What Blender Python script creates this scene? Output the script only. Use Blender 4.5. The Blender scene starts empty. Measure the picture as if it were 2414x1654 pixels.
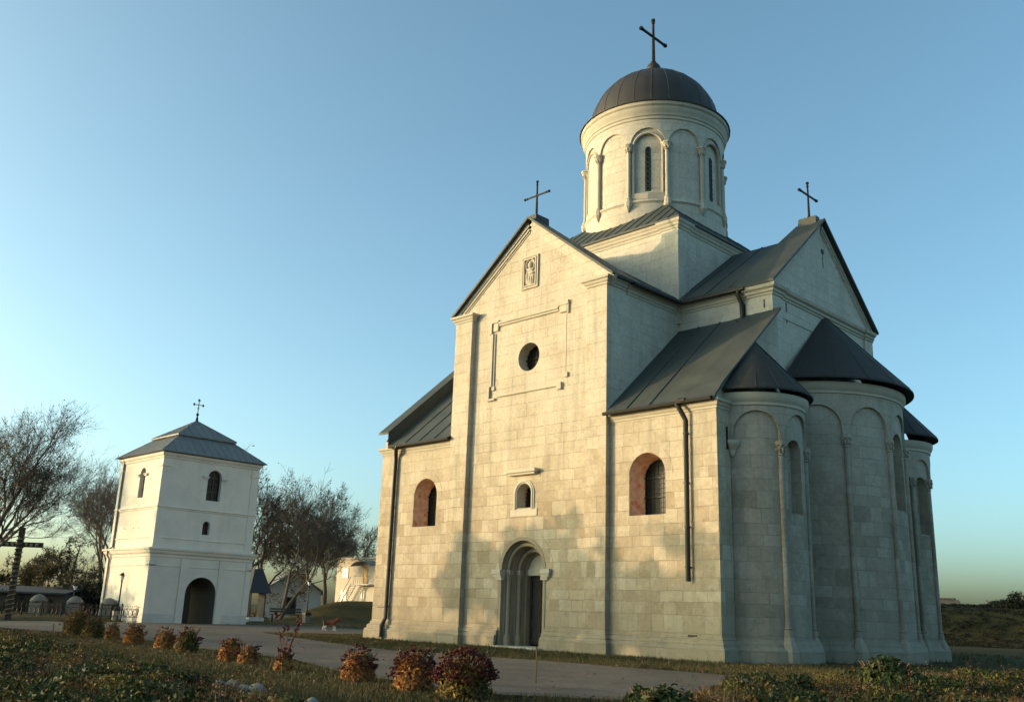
import bpy, bmesh, math, random
import numpy as np
from mathutils import Vector, Matrix
from mathutils.geometry import tessellate_polygon
R = math.radians
S = 0.65                      # metres per drawing unit; all geometry below is in drawing units
SC = bpy.context.scene
COL = SC.collection
random.seed(7)

# ------------------------------------------------------------------ camera, sky, sun
CAM = (22.260, -34.855, 1.700)
YAW, PITCH, ROLL = -0.787667, 0.270690, 0.034591
FPX = 2221.04
fw = Vector((math.cos(PITCH)*math.sin(YAW), math.cos(PITCH)*math.cos(YAW), math.sin(PITCH)))
rt = Vector((math.cos(YAW), -math.sin(YAW), 0)); up = rt.cross(fw)
c_, s_ = math.cos(ROLL), math.sin(ROLL)
rt, up = c_*rt + s_*up, -s_*rt + c_*up
cam = bpy.data.cameras.new("camera"); camo = bpy.data.objects.new("camera", cam); COL.objects.link(camo)
cam.sensor_width = 36; cam.lens = FPX/2414*36; cam.clip_end = 5000; cam.clip_start = .1
mw = Matrix((rt, up, -fw)).transposed().to_4x4(); mw.translation = Vector(CAM)*S
camo.matrix_world = mw
SC.camera = camo

SUN_EL, SUN_AZ = R(5.6), math.atan2(-.676, -.737)      # azimuth of the sun in the xy plane
sd = Vector((math.cos(SUN_AZ)*math.cos(SUN_EL), math.sin(SUN_AZ)*math.cos(SUN_EL), math.sin(SUN_EL)))
w = bpy.data.worlds.new("World"); SC.world = w; w.use_nodes = True
nt = w.node_tree; bg = nt.nodes["Background"]
sky = nt.nodes.new("ShaderNodeTexSky"); sky.sky_type = 'NISHITA'; sky.sun_disc = False
sky.sun_elevation = SUN_EL; sky.sun_rotation = math.atan2(sd.x, sd.y)
sky.altitude = 0; sky.air_density = 0.6; sky.dust_density = 3.3; sky.ozone_density = 2.0
wb = nt.nodes.new("ShaderNodeMix"); wb.data_type = 'RGBA'; wb.blend_type = 'MULTIPLY'; wb.inputs[0].default_value = 1
wb.inputs[7].default_value = (1.02, 1.09, .84, 1)          # the camera's white balance, the same over the whole sky
nt.links.new(sky.outputs[0], wb.inputs[6]); nt.links.new(wb.outputs[2], bg.inputs[0]); bg.inputs[1].default_value = 0.15
sun = bpy.data.lights.new("sun", 'SUN'); suno = bpy.data.objects.new("sun", sun); COL.objects.link(suno)
sun.energy = 2.0; sun.angle = R(.55); sun.color = (.56, .385, .225)     # a low sun, reddened and dimmed by the air
suno.rotation_euler = sd.to_track_quat('Z', 'Y').to_euler(); suno.location = (-40, -40, 30)
SC.view_settings.view_transform = 'Standard'; SC.view_settings.look = 'None'
SC.view_settings.exposure = 2.0; SC.view_settings.gamma = 1
SC.cycles.max_bounces = 6

# ------------------------------------------------------------------ picking points from the photograph
def ray(u, v):
    return fw + rt*((u-1207)/FPX) - up*((v-827)/FPX)
def gp(u, v, z=0.0):
    d = ray(u, v); t = (z-CAM[2])/d.z
    return (CAM[0]+d.x*t, CAM[1]+d.y*t)
def dp(u, v, dist):
    d = ray(u, v); h = math.hypot(d.x, d.y)
    return (CAM[0]+d.x/h*dist, CAM[1]+d.y/h*dist, CAM[2]+d.z/h*dist)

# ------------------------------------------------------------------ object helpers
def smooth01(t): t = max(0., min(1., t)); return t*t*(3-2*t)
def empty(name, label, cat, loc, group=None, rz=0.):
    o = bpy.data.objects.new(name, None); COL.objects.link(o); o.empty_display_size = .3
    o.location = Vector(loc)*S; o.rotation_euler = (0, 0, rz)
    return tag(o, label, cat, group)
def tag(o, label=None, cat=None, group=None, kind=None):
    if label: o['label'] = label
    if cat: o['category'] = cat
    if group: o['group'] = group
    if kind: o['kind'] = kind
    return o
def copy_tree(o, parent=None):
    c = o.copy(); COL.objects.link(c)
    if parent: c.parent = parent
    for ch in list(o.children): copy_tree(ch, c)
    return c

class MB:
    def __init__(s): s.v = []; s.f = []; s.uv = {}
    def add(s, vs, fs, uvs=None):
        b = len(s.v); s.v += [tuple(p) for p in vs]
        for i, f in enumerate(fs):
            if uvs: s.uv[len(s.f)] = uvs[i]
            s.f.append(tuple(b+k for k in f))
        return s
    def box(s, x0, y0, z0, x1, y1, z1):
        x0, x1 = min(x0, x1), max(x0, x1); y0, y1 = min(y0, y1), max(y0, y1); z0, z1 = min(z0, z1), max(z0, z1)
        return s.add([(x0,y0,z0),(x1,y0,z0),(x1,y1,z0),(x0,y1,z0),(x0,y0,z1),(x1,y0,z1),(x1,y1,z1),(x0,y1,z1)],
              [(3,2,1,0),(4,5,6,7),(0,1,5,4),(1,2,6,5),(2,3,7,6),(3,0,4,7)])
    def hexa(s, a, b):          # two quads, a below/front, b above/back
        return s.add(list(a)+list(b), [(3,2,1,0),(4,5,6,7),(0,1,5,4),(1,2,6,5),(2,3,7,6),(3,0,4,7)])
    def tube(s, pts, rad, n=8, cap=True):
        pts = [Vector(p) for p in pts]
        if not hasattr(rad, '__len__'): rad = [rad]*len(pts)
        b = len(s.v); prev = None
        for i, p in enumerate(pts):
            d = (pts[min(i+1, len(pts)-1)] - pts[max(i-1, 0)]).normalized()
            if prev is None:
                a = d.orthogonal().normalized()
            else:
                a = (prev - d*prev.dot(d));
                a = a.normalized() if a.length > 1e-6 else d.orthogonal().normalized()
            prev = a; q = d.cross(a)
            for k in range(n):
                t = 2*math.pi*k/n
                s.v.append(tuple(p + (a*math.cos(t)+q*math.sin(t))*rad[i]))
        for i in range(len(pts)-1):
            for k in range(n):
                s.f.append((b+i*n+k, b+i*n+(k+1)%n, b+(i+1)*n+(k+1)%n, b+(i+1)*n+k))
        if cap:
            s.f.append(tuple(b+k for k in range(n))[::-1]); e = b+(len(pts)-1)*n
            s.f.append(tuple(e+k for k in range(n)))
        return s
    def lathe(s, cx, cy, prof, n=32, a0=0, a1=360, close=None):
        full = abs(a1-a0-360) < 1e-6
        m = n if full else n+1
        b = len(s.v); rr = max(r for r, z in prof)
        L = [0]
        for (r0, z0), (r1, z1) in zip(prof, prof[1:]): L.append(L[-1]+math.hypot(r1-r0, z1-z0))
        for r, z in prof:
            for k in range(m):
                t = R(a0+(a1-a0)*k/n); s.v.append((cx+r*math.cos(t), cy+r*math.sin(t), z))
        for i in range(len(prof)-1):
            for k in range(n):
                k2 = (k+1) % m
                u0 = R(a0+(a1-a0)*k/n)*rr*S; u1 = R(a0+(a1-a0)*(k+1)/n)*rr*S
                vert = abs(prof[i+1][1]-prof[i][1]) > abs(prof[i+1][0]-prof[i][0])
                v0, v1 = (prof[i][1]*S, prof[i+1][1]*S) if vert else (L[i]*S, L[i+1]*S)
                s.uv[len(s.f)] = [(u0,v0),(u1,v0),(u1,v1),(u0,v1)]
                s.f.append((b+i*m+k, b+i*m+k2, b+(i+1)*m+k2, b+(i+1)*m+k))
        return s
    def sweep(s, path, prof, closed=False):   # outward = right of travel; prof [(out,z)]
        n = len(path); P = [Vector(p) for p in path]; cols = []
        for i in range(n):
            nn = []
            for a, b in ((i-1, i), (i, i+1)):
                if closed: a %= n; b %= n
                if a < 0 or b >= n: continue
                d = (P[b]-P[a]).normalized(); nn.append(Vector((d.y, -d.x)))
            m = nn[0] if len(nn) == 1 else (nn[0]+nn[1])/(1+nn[0].dot(nn[1]))
            cols.append([(P[i].x+m.x*o, P[i].y+m.y*o, z) for o, z in prof])
        b = len(s.v); k = len(prof)
        for c in cols: s.v += c
        for i in range(n if closed else n-1):
            j = (i+1) % n
            for q in range(k-1): s.f.append((b+i*k+q, b+j*k+q, b+j*k+q+1, b+i*k+q+1))
        if not closed:
            s.f.append(tuple(b+q for q in range(k))); s.f.append(tuple(b+(n-1)*k+q for q in range(k))[::-1])
        return s
    def panel(s, outline, holes, mp, depth=0.0, back=False):
        """flat wall: outline and holes in (u,z); mp(u,z,d) -> xyz; holes get reveals of the given depth"""
        polys = [[Vector((u, z, 0)) for u, z in outline]] + [[Vector((u, z, 0)) for u, z in h] for h in holes]
        flat = [p for q in polys for p in q]
        s.add([mp(p.x, p.y, 0) for p in flat], [tuple(t) for t in tessellate_polygon(polys)])
        for h in holes:
            if depth:
                m = len(h)
                s.add([mp(u, z, 0) for u, z in h]+[mp(u, z, depth) for u, z in h],
                      [(i, (i+1) % m, m+(i+1) % m, m+i) for i in range(m)])
        return s
    def archsweep(s, cu, zs, zb, prof, mp, n=20):
        """jambs and round arch; prof [(radius, depth)] swept along"""
        b = len(s.v); k = len(prof); cnt = 0
        for st in [-2]+list(range(n+1))+[-3]:
            for r, d in prof:
                if st == -2: p = (cu-r, zb)
                elif st == -3: p = (cu+r, zb)
                else:
                    t = math.pi*(1-st/n); p = (cu+r*math.cos(t), zs+r*math.sin(t))
                s.v.append(tuple(mp(p[0], p[1], d)))
            cnt += 1
        for i in range(cnt-1):
            for q in range(k-1): s.f.append((b+i*k+q, b+(i+1)*k+q, b+(i+1)*k+q+1, b+i*k+q+1))
        return s
    def blob(s, c, rad, seed=0, sub=2, amp=.2):
        bm = bmesh.new(); bmesh.ops.create_icosphere(bm, subdivisions=sub, radius=1)
        rnd = random.Random(seed); ph = [rnd.uniform(0, 6) for _ in range(6)]
        vs = []
        for v in bm.verts:
            p = v.co; q = 1+amp*(math.sin(3*p.x+ph[0])*math.sin(2.5*p.y+ph[1])+.6*math.sin(5*p.z+ph[2]+2*p.x)+.4*math.sin(7*p.y+ph[3]))
            vs.append((c[0]+p.x*rad[0]*q, c[1]+p.y*rad[1]*q, c[2]+p.z*rad[2]*q))
        bm.verts.index_update()
        s.add(vs, [tuple(v.index for v in f.verts) for f in bm.faces]); bm.free(); return s
    def build(s, name, mat, parent=None, loc=(0,0,0), smooth=False, bevel=0, merge=False):
        me = bpy.data.meshes.new(name)
        V = np.array(s.v, float)*S
        me.from_pydata(V.tolist(), [], s.f); me.update()
        uvl = me.uv_layers.new(name="UVMap")
        nl = len(me.loops); co = np.empty(len(me.vertices)*3); me.vertices.foreach_get('co', co); co = co.reshape(-1, 3)
        li = np.empty(nl, int); me.loops.foreach_get('vertex_index', li)
        np_ = len(me.polygons); nor = np.empty(np_*3); me.polygons.foreach_get('normal', nor); nor = np.abs(nor.reshape(-1, 3))
        tot = np.empty(np_, int); me.polygons.foreach_get('loop_total', tot)
        ax = np.repeat(nor.argmax(1), tot); c = co[li]
        uv = np.where((ax == 0)[:, None], c[:, [1, 2]], np.where((ax == 1)[:, None], c[:, [0, 2]], c[:, [0, 1]]))
        if s.uv:
            st = np.concatenate([[0], np.cumsum(tot)])
            for fi, q in s.uv.items(): uv[st[fi]:st[fi]+len(q)] = q
        uvl.data.foreach_set('uv', uv.ravel())
        if smooth: me.polygons.foreach_set('use_smooth', [True]*np_)
        for m in (mat if isinstance(mat, (list, tuple)) else [mat]): me.materials.append(m)
        o = bpy.data.objects.new(name, me); COL.objects.link(o); o.location = Vector(loc)*S
        if parent: o.parent = parent
        if merge:
            bm = bmesh.new(); bm.from_mesh(me); bmesh.ops.remove_doubles(bm, verts=bm.verts, dist=.001); bm.to_mesh(me); bm.free()
        if smooth == 'auto':
            me.set_sharp_from_angle(angle=R(35))
        if bevel:
            md = o.modifiers.new("bevel", 'BEVEL'); md.width = bevel*S; md.segments = 2; md.limit_method = 'ANGLE'; md.angle_limit = R(40)
        return o

def arch_pts(cu, hw, zb, zs, n=16, rise=None):
    rise = hw if rise is None else rise
    return [(cu-hw, zb)] + [(cu+hw*math.cos(math.pi*(1-i/n)), zs+rise*math.sin(math.pi*(1-i/n))) for i in range(n+1)] + [(cu+hw, zb)]

# ------------------------------------------------------------------ materials
class NT:
    def __init__(s, name):
        s.m = bpy.data.materials.new(name); s.m.use_nodes = True; s.t = s.m.node_tree
        s.b = s.t.nodes["Principled BSDF"]
    def n(s, typ, ins=None, **kw):
        x = s.t.nodes.new("ShaderNode"+typ)
        for k, v in kw.items(): setattr(x, k, v)
        for k, v in (ins or {}).items(): s.set(x.inputs[k], v)
        return x
    def set(s, sock, v):
        if isinstance(v, bpy.types.NodeSocket): s.t.links.new(v, sock)
        elif hasattr(v, '__len__') and sock.type == 'RGBA' and len(v) == 3: sock.default_value = (*v, 1)
        else: sock.default_value = v
    def math(s, op, a, b=0.0, c=0.0):
        x = s.n("Math", {0: a, 1: b, 2: c}, operation=op); return x.outputs[0]
    def mix(s, f, a, b, blend='MIX'):
        x = s.n("Mix", data_type='RGBA', blend_type=blend)
        s.set(x.inputs[0], f); s.set(x.inputs[6], a); s.set(x.inputs[7], b); return x.outputs[2]
    def ramp(s, f, stops, interp='LINEAR'):
        x = s.n("ValToRGB"); s.set(x.inputs[0], f); cr = x.color_ramp; cr.interpolation = interp
        while len(cr.elements) < len(stops): cr.elements.new(.5)
        for e, (p, c) in zip(cr.elements, stops): e.position = p; e.color = (*c, 1) if len(c) == 3 else c
        return x.outputs[0]
    def noise(s, scale, vec=None, det=4, rough=.55, dim='3D'):
        x = s.n("TexNoise", {'Scale': scale, 'Detail': det, 'Roughness': rough})
        if vec is None: vec = s.obj()
        s.set(x.inputs['Vector'], vec); return x.outputs[0]
    def obj(s): return s.n("TexCoord").outputs['Object']
    def uv(s): return s.n("TexCoord").outputs['UV']
    def scaled(s, vec, sx, sy, sz):
        return s.n("VectorMath", {0: vec, 1: (sx, sy, sz)}, operation='MULTIPLY').outputs[0]
    def sep(s, vec): return s.n("SeparateXYZ", {0: vec}).outputs
    def out(s, col, rough=.8, bump=None, bs=.3, bd=.02, metal=0., spec=.3):
        s.set(s.b.inputs['Base Color'], col); s.set(s.b.inputs['Roughness'], rough); s.set(s.b.inputs['Metallic'], metal)
        s.b.inputs['Specular IOR Level'].default_value = spec
        if bump is not None:
            x = s.n("Bump", {'Strength': bs, 'Distance': bd, 'Height': bump}); s.t.links.new(x.outputs[0], s.b.inputs['Normal'])
        return s.m

def stone_mat(name, light, mid, dark, rowh=.38, width=.5, vary=1., jointdark=.5, grime=.5, foot=0.):
    t = NT(name); uv = t.sep(t.uv()); u, v = uv[0], uv[1]
    ob = t.obj()
    v2 = t.math('ADD', v, t.math('MULTIPLY', t.math('SINE', t.math('MULTIPLY', v, 3.7)), .07))
    wob = t.math('ADD', t.math('MULTIPLY', t.math('SUBTRACT', t.noise(1.7, ob, 2), .5), .05), t.math('MULTIPLY', t.math('SUBTRACT', t.noise(14., ob, 3), .5), .022))
    v2 = t.math('ADD', v2, wob)
    row = t.math('FLOOR', t.math('DIVIDE', v2, rowh))
    wn = t.n("TexWhiteNoise", {'W': row}, noise_dimensions='1D').outputs[0]
    u2 = t.math('ADD', t.math('MULTIPLY', u, t.math('ADD', t.math('MULTIPLY', wn, .7), .7)), t.math('MULTIPLY', wn, 17.3))
    u2 = t.math('ADD', u2, t.math('MULTIPLY', t.math('SINE', t.math('ADD', t.math('MULTIPLY', u, 2.9), t.math('MULTIPLY', wn, 40))), .11))
    u2 = t.math('ADD', u2, t.math('MULTIPLY', t.math('SUBTRACT', t.noise(12., t.scaled(ob, 1, 1, 1.3), 3), .5), .03))
    vec = t.n("CombineXYZ", {0: u2, 1: v2, 2: 0.0}).outputs[0]
    br = t.n("TexBrick", {'Vector': vec, 'Color1': (0,0,0), 'Color2': (1,1,1), 'Mortar': (.5,.5,.5), 'Scale': 1.0, 'Mortar Size': .007,
                          'Mortar Smooth': .4, 'Bias': 0.0, 'Brick Width': width, 'Row Height': rowh}, offset=.5)
    val = br.outputs['Color']; joint = t.math('MULTIPLY', br.outputs['Fac'], t.ramp(t.noise(1.1, ob, 5, .7), [(.33, (.12,)*3), (.62, (1,1,1))]))
    blk = t.ramp(val, [(0., dark), (.25, mid), (.6, mid), (.8, light), (1., tuple(min(1, c*1.05) for c in light))])
    avg = tuple((a+b)/2 for a, b in zip(light, mid))
    big = t.noise(.55, ob, 5, .6)
    fade = t.n('MapRange', {0: t.sep(ob)[2], 1: 4.5, 2: 8.5, 3: min(1., .8*vary), 4: .28*vary}).outputs[0] if foot else min(1., .7*vary)
    col = t.mix(fade, avg, blk)
    if foot: col = t.mix(t.n('MapRange', {0: t.sep(ob)[2], 1: 4.5, 2: 8.5, 3: 0., 4: .75}).outputs[0], col, (.55,.505,.42))
    # blotchy weathering with its own shape
    st = t.ramp(big, [(.38, (0,0,0)), (.62, (1,1,1))])
    col = t.mix(t.math('MULTIPLY', st, grime*.55), col, tuple(c*.70 for c in mid), 'MIX')
    pat = t.ramp(t.noise(1.9, ob, 6, .72), [(.50, (0,0,0)), (.60, (1,1,1))])
    col = t.mix(t.math('MULTIPLY', pat, grime*.45), col, tuple(c*1.12 for c in light))
    och = t.ramp(t.noise(.8, t.scaled(ob, 1.3, 1.3, 1.), 6, .7), [(.55, (0,0,0)), (.68, (1,1,1))])
    col = t.mix(t.math('MULTIPLY', och, grime*.5), col, (mid[0]*.86, mid[1]*.76, mid[2]*.58))
    fine = t.noise(9., ob, 6, .7)
    col = t.mix(.35, col, t.ramp(fine, [(.3, (.5,.48,.45)), (.7, (1.3,1.3,1.3))]), 'MULTIPLY')
    streak = t.noise(1., t.scaled(ob, 3.2, 3.2, .18), 5, .6)
    col = t.mix(t.math('MULTIPLY', t.ramp(streak, [(.52, (0,0,0)), (.72, (1,1,1))]), grime*.6), col, (.20,.20,.16))
    if foot:      # damp, greenish-grey staining near the base
        z = t.sep(ob)[2]
        ht = t.math('ADD', z, t.math('MULTIPLY', t.noise(1.6, ob, 5, .7), -1.6))
        f = t.n("MapRange", {0: ht, 1: -.8, 2: 1.3, 3: foot*1.3, 4: 0.0}).outputs[0]
        col = t.mix(f, col, (.21,.19,.14))
        spots = t.math('MULTIPLY', t.ramp(t.noise(3.1, ob, 6, .75), [(.56, (0,0,0)), (.66, (1,1,1))]), t.n("MapRange", {0: z, 1: .2, 2: 3.2, 3: .7, 4: 0.0}).outputs[0])
        col = t.mix(spots, col, (.15,.145,.12))
    jd = t.math('MULTIPLY', joint, t.n('MapRange', {0: t.sep(ob)[2], 1: 4.5, 2: 8., 3: jointdark, 4: jointdark*.5}).outputs[0]) if foot else t.math('MULTIPLY', joint, jointdark)
    col = t.mix(jd, col, (.14,.11,.08))
    h = t.math('SUBTRACT', t.math('ADD', t.math('MULTIPLY', fine, .5), t.math('MULTIPLY', val, .25)), t.math('MULTIPLY', joint, .7))
    return t.out(col, .9, h, .8, .03, spec=.2)

def plaster_mat(name, col, grime=.4, scale=1.):
    t = NT(name); ob = t.obj()
    a = t.noise(.7*scale, ob, 5, .6); b = t.noise(14*scale, ob, 5, .7)
    c = t.mix(t.ramp(a, [(.4, (0,0,0)), (.75, (.6*grime,)*3)]), col, tuple(x*.62 for x in col))
    c = t.mix(.2, c, t.ramp(b, [(.3, (.7,.7,.7)), (.7, (1.2,1.2,1.2))]), 'MULTIPLY')
    st = t.noise(1., t.scaled(ob, 2.6, 2.6, .15), 5, .65)
    c = t.mix(t.math('MULTIPLY', t.ramp(st, [(.55, (0,0,0)), (.8, (1,1,1))]), grime*.5), c, tuple(x*.45 for x in col))
    pz = t.ramp(t.noise(.9*scale, t.scaled(ob, 1, 1, 1.4), 6, .75), [(.56, (0,0,0)), (.62, (1,1,1))])
    c = t.mix(t.math('MULTIPLY', pz, grime*.35), c, tuple(x*.80 for x in col))
    return t.out(c, .9, t.math('ADD', b, t.math('MULTIPLY', a, 2.)), .35, .02, spec=.2)

def metal_mat(name, col, rough=.5, metal=.35, vary=.35, streak=.3):
    t = NT(name); ob = t.obj(); a = t.noise(.9, ob, 6, .65); b = t.noise(1., t.scaled(ob, 5, 5, .6), 4)
    c = t.mix(t.ramp(a, [(.35, (0,0,0)), (.7, (vary,)*3)]), col, tuple(x*1.9+.01 for x in col))
    c = t.mix(t.math('MULTIPLY', t.ramp(b, [(.45, (0,0,0)), (.75, (1,1,1))]), streak), c, tuple(x*.45 for x in col))
    rg = t.n("MapRange", {0: a, 1: .3, 2: .7, 3: rough-.1, 4: rough+.15}).outputs[0]
    return t.out(c, rg, t.noise(1.3, ob, 3), .12, .05, metal=metal, spec=.4)

def simple(name, col, rough=.7, metal=0., vary=.3, scale=4., bs=.2):
    t = NT(name); a = t.noise(scale, t.obj(), 5, .65)
    c = t.mix(a, tuple(x*(1-vary) for x in col), tuple(min(1, x*(1+vary)) for x in col))
    return t.out(c, rough, a, bs, .02, metal=metal)

def leaf_mat(name, stops, cl=.5, rough=.6, trans=0.25):
    t = NT(name); rnd = t.n("NewGeometry").outputs['Random Per Island']
    f = t.math('ADD', t.math('MULTIPLY', rnd, 1-cl), t.math('MULTIPLY', t.ramp(t.noise(.7, t.obj(), 3), [(.3, (0,0,0)), (.7, (1,1,1))]), cl))
    col = t.ramp(f, stops)
    m = t.out(col, rough, spec=.25)
    tr = t.n("BsdfTranslucent", {'Color': col}); mx = t.n("MixShader", {0: trans})
    t.t.links.new(t.b.outputs[0], mx.inputs[1]); t.t.links.new(tr.outputs[0], mx.inputs[2])
    t.t.links.new(mx.outputs[0], t.t.nodes["Material Output"].inputs[0])
    return m

M = {}
M['stone'] = stone_mat("limestone_blocks", (.50,.435,.33), (.395,.325,.228), (.27,.205,.13), vary=1., grime=.7, foot=.6, jointdark=.42)
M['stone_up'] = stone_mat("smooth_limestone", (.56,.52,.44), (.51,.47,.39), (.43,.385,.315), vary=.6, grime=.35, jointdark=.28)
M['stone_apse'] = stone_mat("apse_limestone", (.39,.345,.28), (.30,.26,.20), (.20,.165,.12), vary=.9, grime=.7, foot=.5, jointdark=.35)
M['trim'] = plaster_mat("carved_limestone", (.48,.44,.355), .8, 1.6)
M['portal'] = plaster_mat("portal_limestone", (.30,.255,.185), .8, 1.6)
M['roof'] = metal_mat("dark_sheet_roof", (.036,.043,.039), .6, .0, .45)
M['roofdark'] = metal_mat("black_sheet_roof", (.023,.022,.019), .72, .0, .5)
M['dome'] = metal_mat("patinated_dome", (.030,.027,.024), .58, .0, .3, .35)
M['iron'] = simple("dark_iron", (.022,.020,.019), .5, .5)
M['pipe'] = simple("downpipe_metal", (.035,.032,.028), .45, .5)
M['door'] = simple("dark_wood", (.030,.026,.024), .6)
M['glass'] = NT("dark_glass").out((.010,.011,.012), .4, spec=.25)
t = NT("painted_reveal"); ob = t.obj(); a = t.noise(5., ob, 4); v = t.n("TexVoronoi", {'Vector': ob, 'Scale': 3.4}).outputs[0]
cc = t.mix(t.ramp(a, [(.4, (0,0,0)), (.6, (1,1,1))]), (.52,.33,.21), (.62,.45,.32))
cc = t.mix(t.math('MULTIPLY', t.ramp(v, [(.18, (1,1,1)), (.30, (0,0,0))]), .75), cc, (.50,.17,.08))
M['fresco'] = t.out(cc, .85, a, .2)
M['white'] = plaster_mat("white_plaster", (.67,.63,.55), .7)
M['whitefoot'] = plaster_mat("grey_plinth_plaster", (.55,.52,.47), .8, 2.)
M['zinc'] = metal_mat("zinc_roof", (.150,.152,.142), .55, .1, .4)
M['bark'] = simple("bark", (.050,.038,.028), .9, 0, .5, 6.)
M['bark_far'] = simple("twig_bark", (.12,.092,.068), .9, 0, .4, 3.)
M['wood'] = simple("weathered_wood", (.075,.058,.045), .8, 0, .45, 3.)

# ------------------------------------------------------------------ ground
def hgt(x, y):
    """terrain height in drawing units"""
    z = 0.
    # grass mound behind the court (beyond the tower, right of it)
    along = (x+70)*.79 + (y-26)*.61; across = -(x+70)*.61 + (y-26)*.79   # axis runs away to the north-east
    ax = -(x+62)*.76 + (y-20)*.65                                           # depth away from camera
    lat = (x+62)*.65 + (y-20)*.76
    z += 2.45*smooth01((ax-6)/15.)*smooth01((lat+6)/9.)*(1-smooth01((lat-52)/14.))*(1-smooth01((x+44)/10.))
    # low grass terrace left of the road, with the fence
    z += .28*smooth01((-(x+47)-.55*(y+14))/1.0)*smooth01((-y-.9)/.8)*(1 if y < 0 else 0)
    # bank far right
    rx = -(x-22.3)*.36+(y+34.9)*.933
    z += 4.0*smooth01((rx-106)/13.)*smooth01((x+50)/8.) 
    # weedy beds in the foreground
    z += bedL(x, y)*.12 + bedR(x, y)*.22
    z += .035*math.sin(x*.7+1)*math.sin(y*.6) if abs(x+12) > 14 or y < -1 else 0
    return z
def seg_side(poly, x, y):
    """signed distance to polyline (positive on right of travel)"""
    best = 1e9; sg = 1
    for (x0, y0), (x1, y1) in zip(poly, poly[1:]):
        dx, dy = x1-x0, y1-y0; L = dx*dx+dy*dy; t = max(0, min(1, ((x-x0)*dx+(y-y0)*dy)/L))
        px, py = x0+t*dx, y0+t*dy; d = math.hypot(x-px, y-py)
        if d < best-1e-9: best = d; sg = 1 if dx*(y-y0)-dy*(x-x0) < 0 else -1
    return best*sg
EDGE_L = [(-60,-16.5), (-33,-18.8), (-24.9,-19.6), (-21,-19.9), (-13.1,-21.3), (-4.5,-23.1), (-1.4,-23.7), (3,-24.5), (5.7,-24.7), (8.5,-25.3), (12,-27), (16,-31), (17,-60)]
EDGE_R = [(18,-60), (15.5,-30), (12.5,-22.5), (10.3,-19.4), (9.6,-16.2), (9.2,-12.3), (9.3,-10.), (9.4,-6.), (10.,-1.8), (11,3.9), (13,10), (17,16), (26,24), (60,40)]
def bedL(x, y):
    if x < -62 or y > -14 or y < -70: return 0.
    return smooth01((seg_side(EDGE_L, x, y))/1.6)
def bedR(x, y):
    if x < 8.5 or x > 62 or y > 42: return 0.
    return smooth01((seg_side(EDGE_R, x, y))/1.8)

t = NT("grass_ground"); ob = t.obj()
a = t.noise(.25, ob, 6, .65); b = t.noise(7., ob, 6, .75); c = t.noise(1.3, ob, 5, .7)
g = t.mix(t.ramp(a, [(.35, (0,0,0)), (.65, (1,1,1))]), (.042,.042,.015), (.085,.062,.024))
g = t.mix(t.ramp(c, [(.45, (0,0,0)), (.7, (.8,.8,.8))]), g, (.032,.036,.013))
g = t.mix(.6, g, t.ramp(b, [(.25, (.35,.35,.35)), (.75, (1.6,1.5,1.3))]), 'MULTIPLY')
M['grass'] = t.out(g, .95, b, .9, .06, spec=.1)
t = NT("paved_path"); uv = t.uv(); ob = t.obj()
br = t.n("TexBrick", {'Vector': uv, 'Color1': (.135,.098,.072), 'Color2': (.185,.14,.105), 'Mortar': (.10,.085,.07), 'Scale': 1.0, 'Mortar Size': .006, 'Brick Width': .20, 'Row Height': .10})
a = t.noise(.45, ob, 5, .65); b = t.noise(16, ob, 4, .7)
g = t.mix(t.ramp(a, [(.38, (0,0,0)), (.62, (.9,.9,.9))]), br.outputs[0]  , (.095,.078,.058))
g = t.mix(.4, g, t.ramp(b, [(.3, (.6,.6,.6)), (.7, (1.25,1.25,1.25))]), 'MULTIPLY')
M['path'] = t.out(g, .9, t.math('SUBTRACT', b, br.outputs[1]), .5, .015, spec=.2)
M['soil'] = simple("dark_soil", (.045,.034,.024), .95, 0, .5, 5.)

def make_ground():
    xs = sorted(set(list(np.arange(-130, 70, 1.6)) + list(np.arange(-30, 22, .8)) + [-1500,-1000,-600,-400,-260,-180,90,130,200,300,500,900,1500]))
    ys = sorted(set(list(np.arange(-50, 130, 1.6)) + list(np.arange(-36, 4, .8)) + [-1500,-900,-500,-300,-160,-90,150,200,300,500,900,1500]))
    m = MB(); m.v = [(x, y, hgt(x, y)) for y in ys for x in xs]; nx = len(xs)
    m.f = [(j*nx+i, j*nx+i+1, (j+1)*nx+i+1, (j+1)*nx+i) for j in range(len(ys)-1) for i in range(nx-1)]
    o = m.build('ground', M['grass'], smooth=True); tag(o, kind='structure')
make_ground()
# paved court: from the church to the tower, and the path across the front
up_e = [(6.9,-8.2), (4.6,-8.0), (-2.1,-8.1), (-7.2,-8.6), (-10.6,-9.2), (-18,-7.1), (-25.,-4.9), (-30.3,-3.0)]
up_e2 = [(-29.5,2.), (-29.,8.), (-37.8,11.4), (-48,13.4), (-49.4,7.5), (-49.9,-2.0), (-50.2,-6.5), (-49.5,-13.2), (-75,-27), (-90, -36)]
low_e = [(-92,-40), (-75,-33), (-45,-19.5), (-33.2,-16.9), (-27.2,-16.0), (-18.1,-16.0), (-9.8,-17.1), (-4.7,-17.3), (0.6,-19.3), (4.,-19.9), (7.3,-20.2), (9.6,-18.5), (8.9,-12.5), (8.2,-9.6)]
def sheet(name, poly, mat, z):
    tri = tessellate_polygon([[Vector((x, y, 0)) for x, y in poly]])
    m = MB().add([(x, y, z) for x, y in poly], [tuple(q) for q in tri])
    o = m.build(name, mat); tag(o, kind='structure'); return o
def path_sheet():
    # dense sheet following the terrain
    poly = up_e+up_e2+low_e
    sheet('path', poly, M['path'], .055)
path_sheet()

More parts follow.
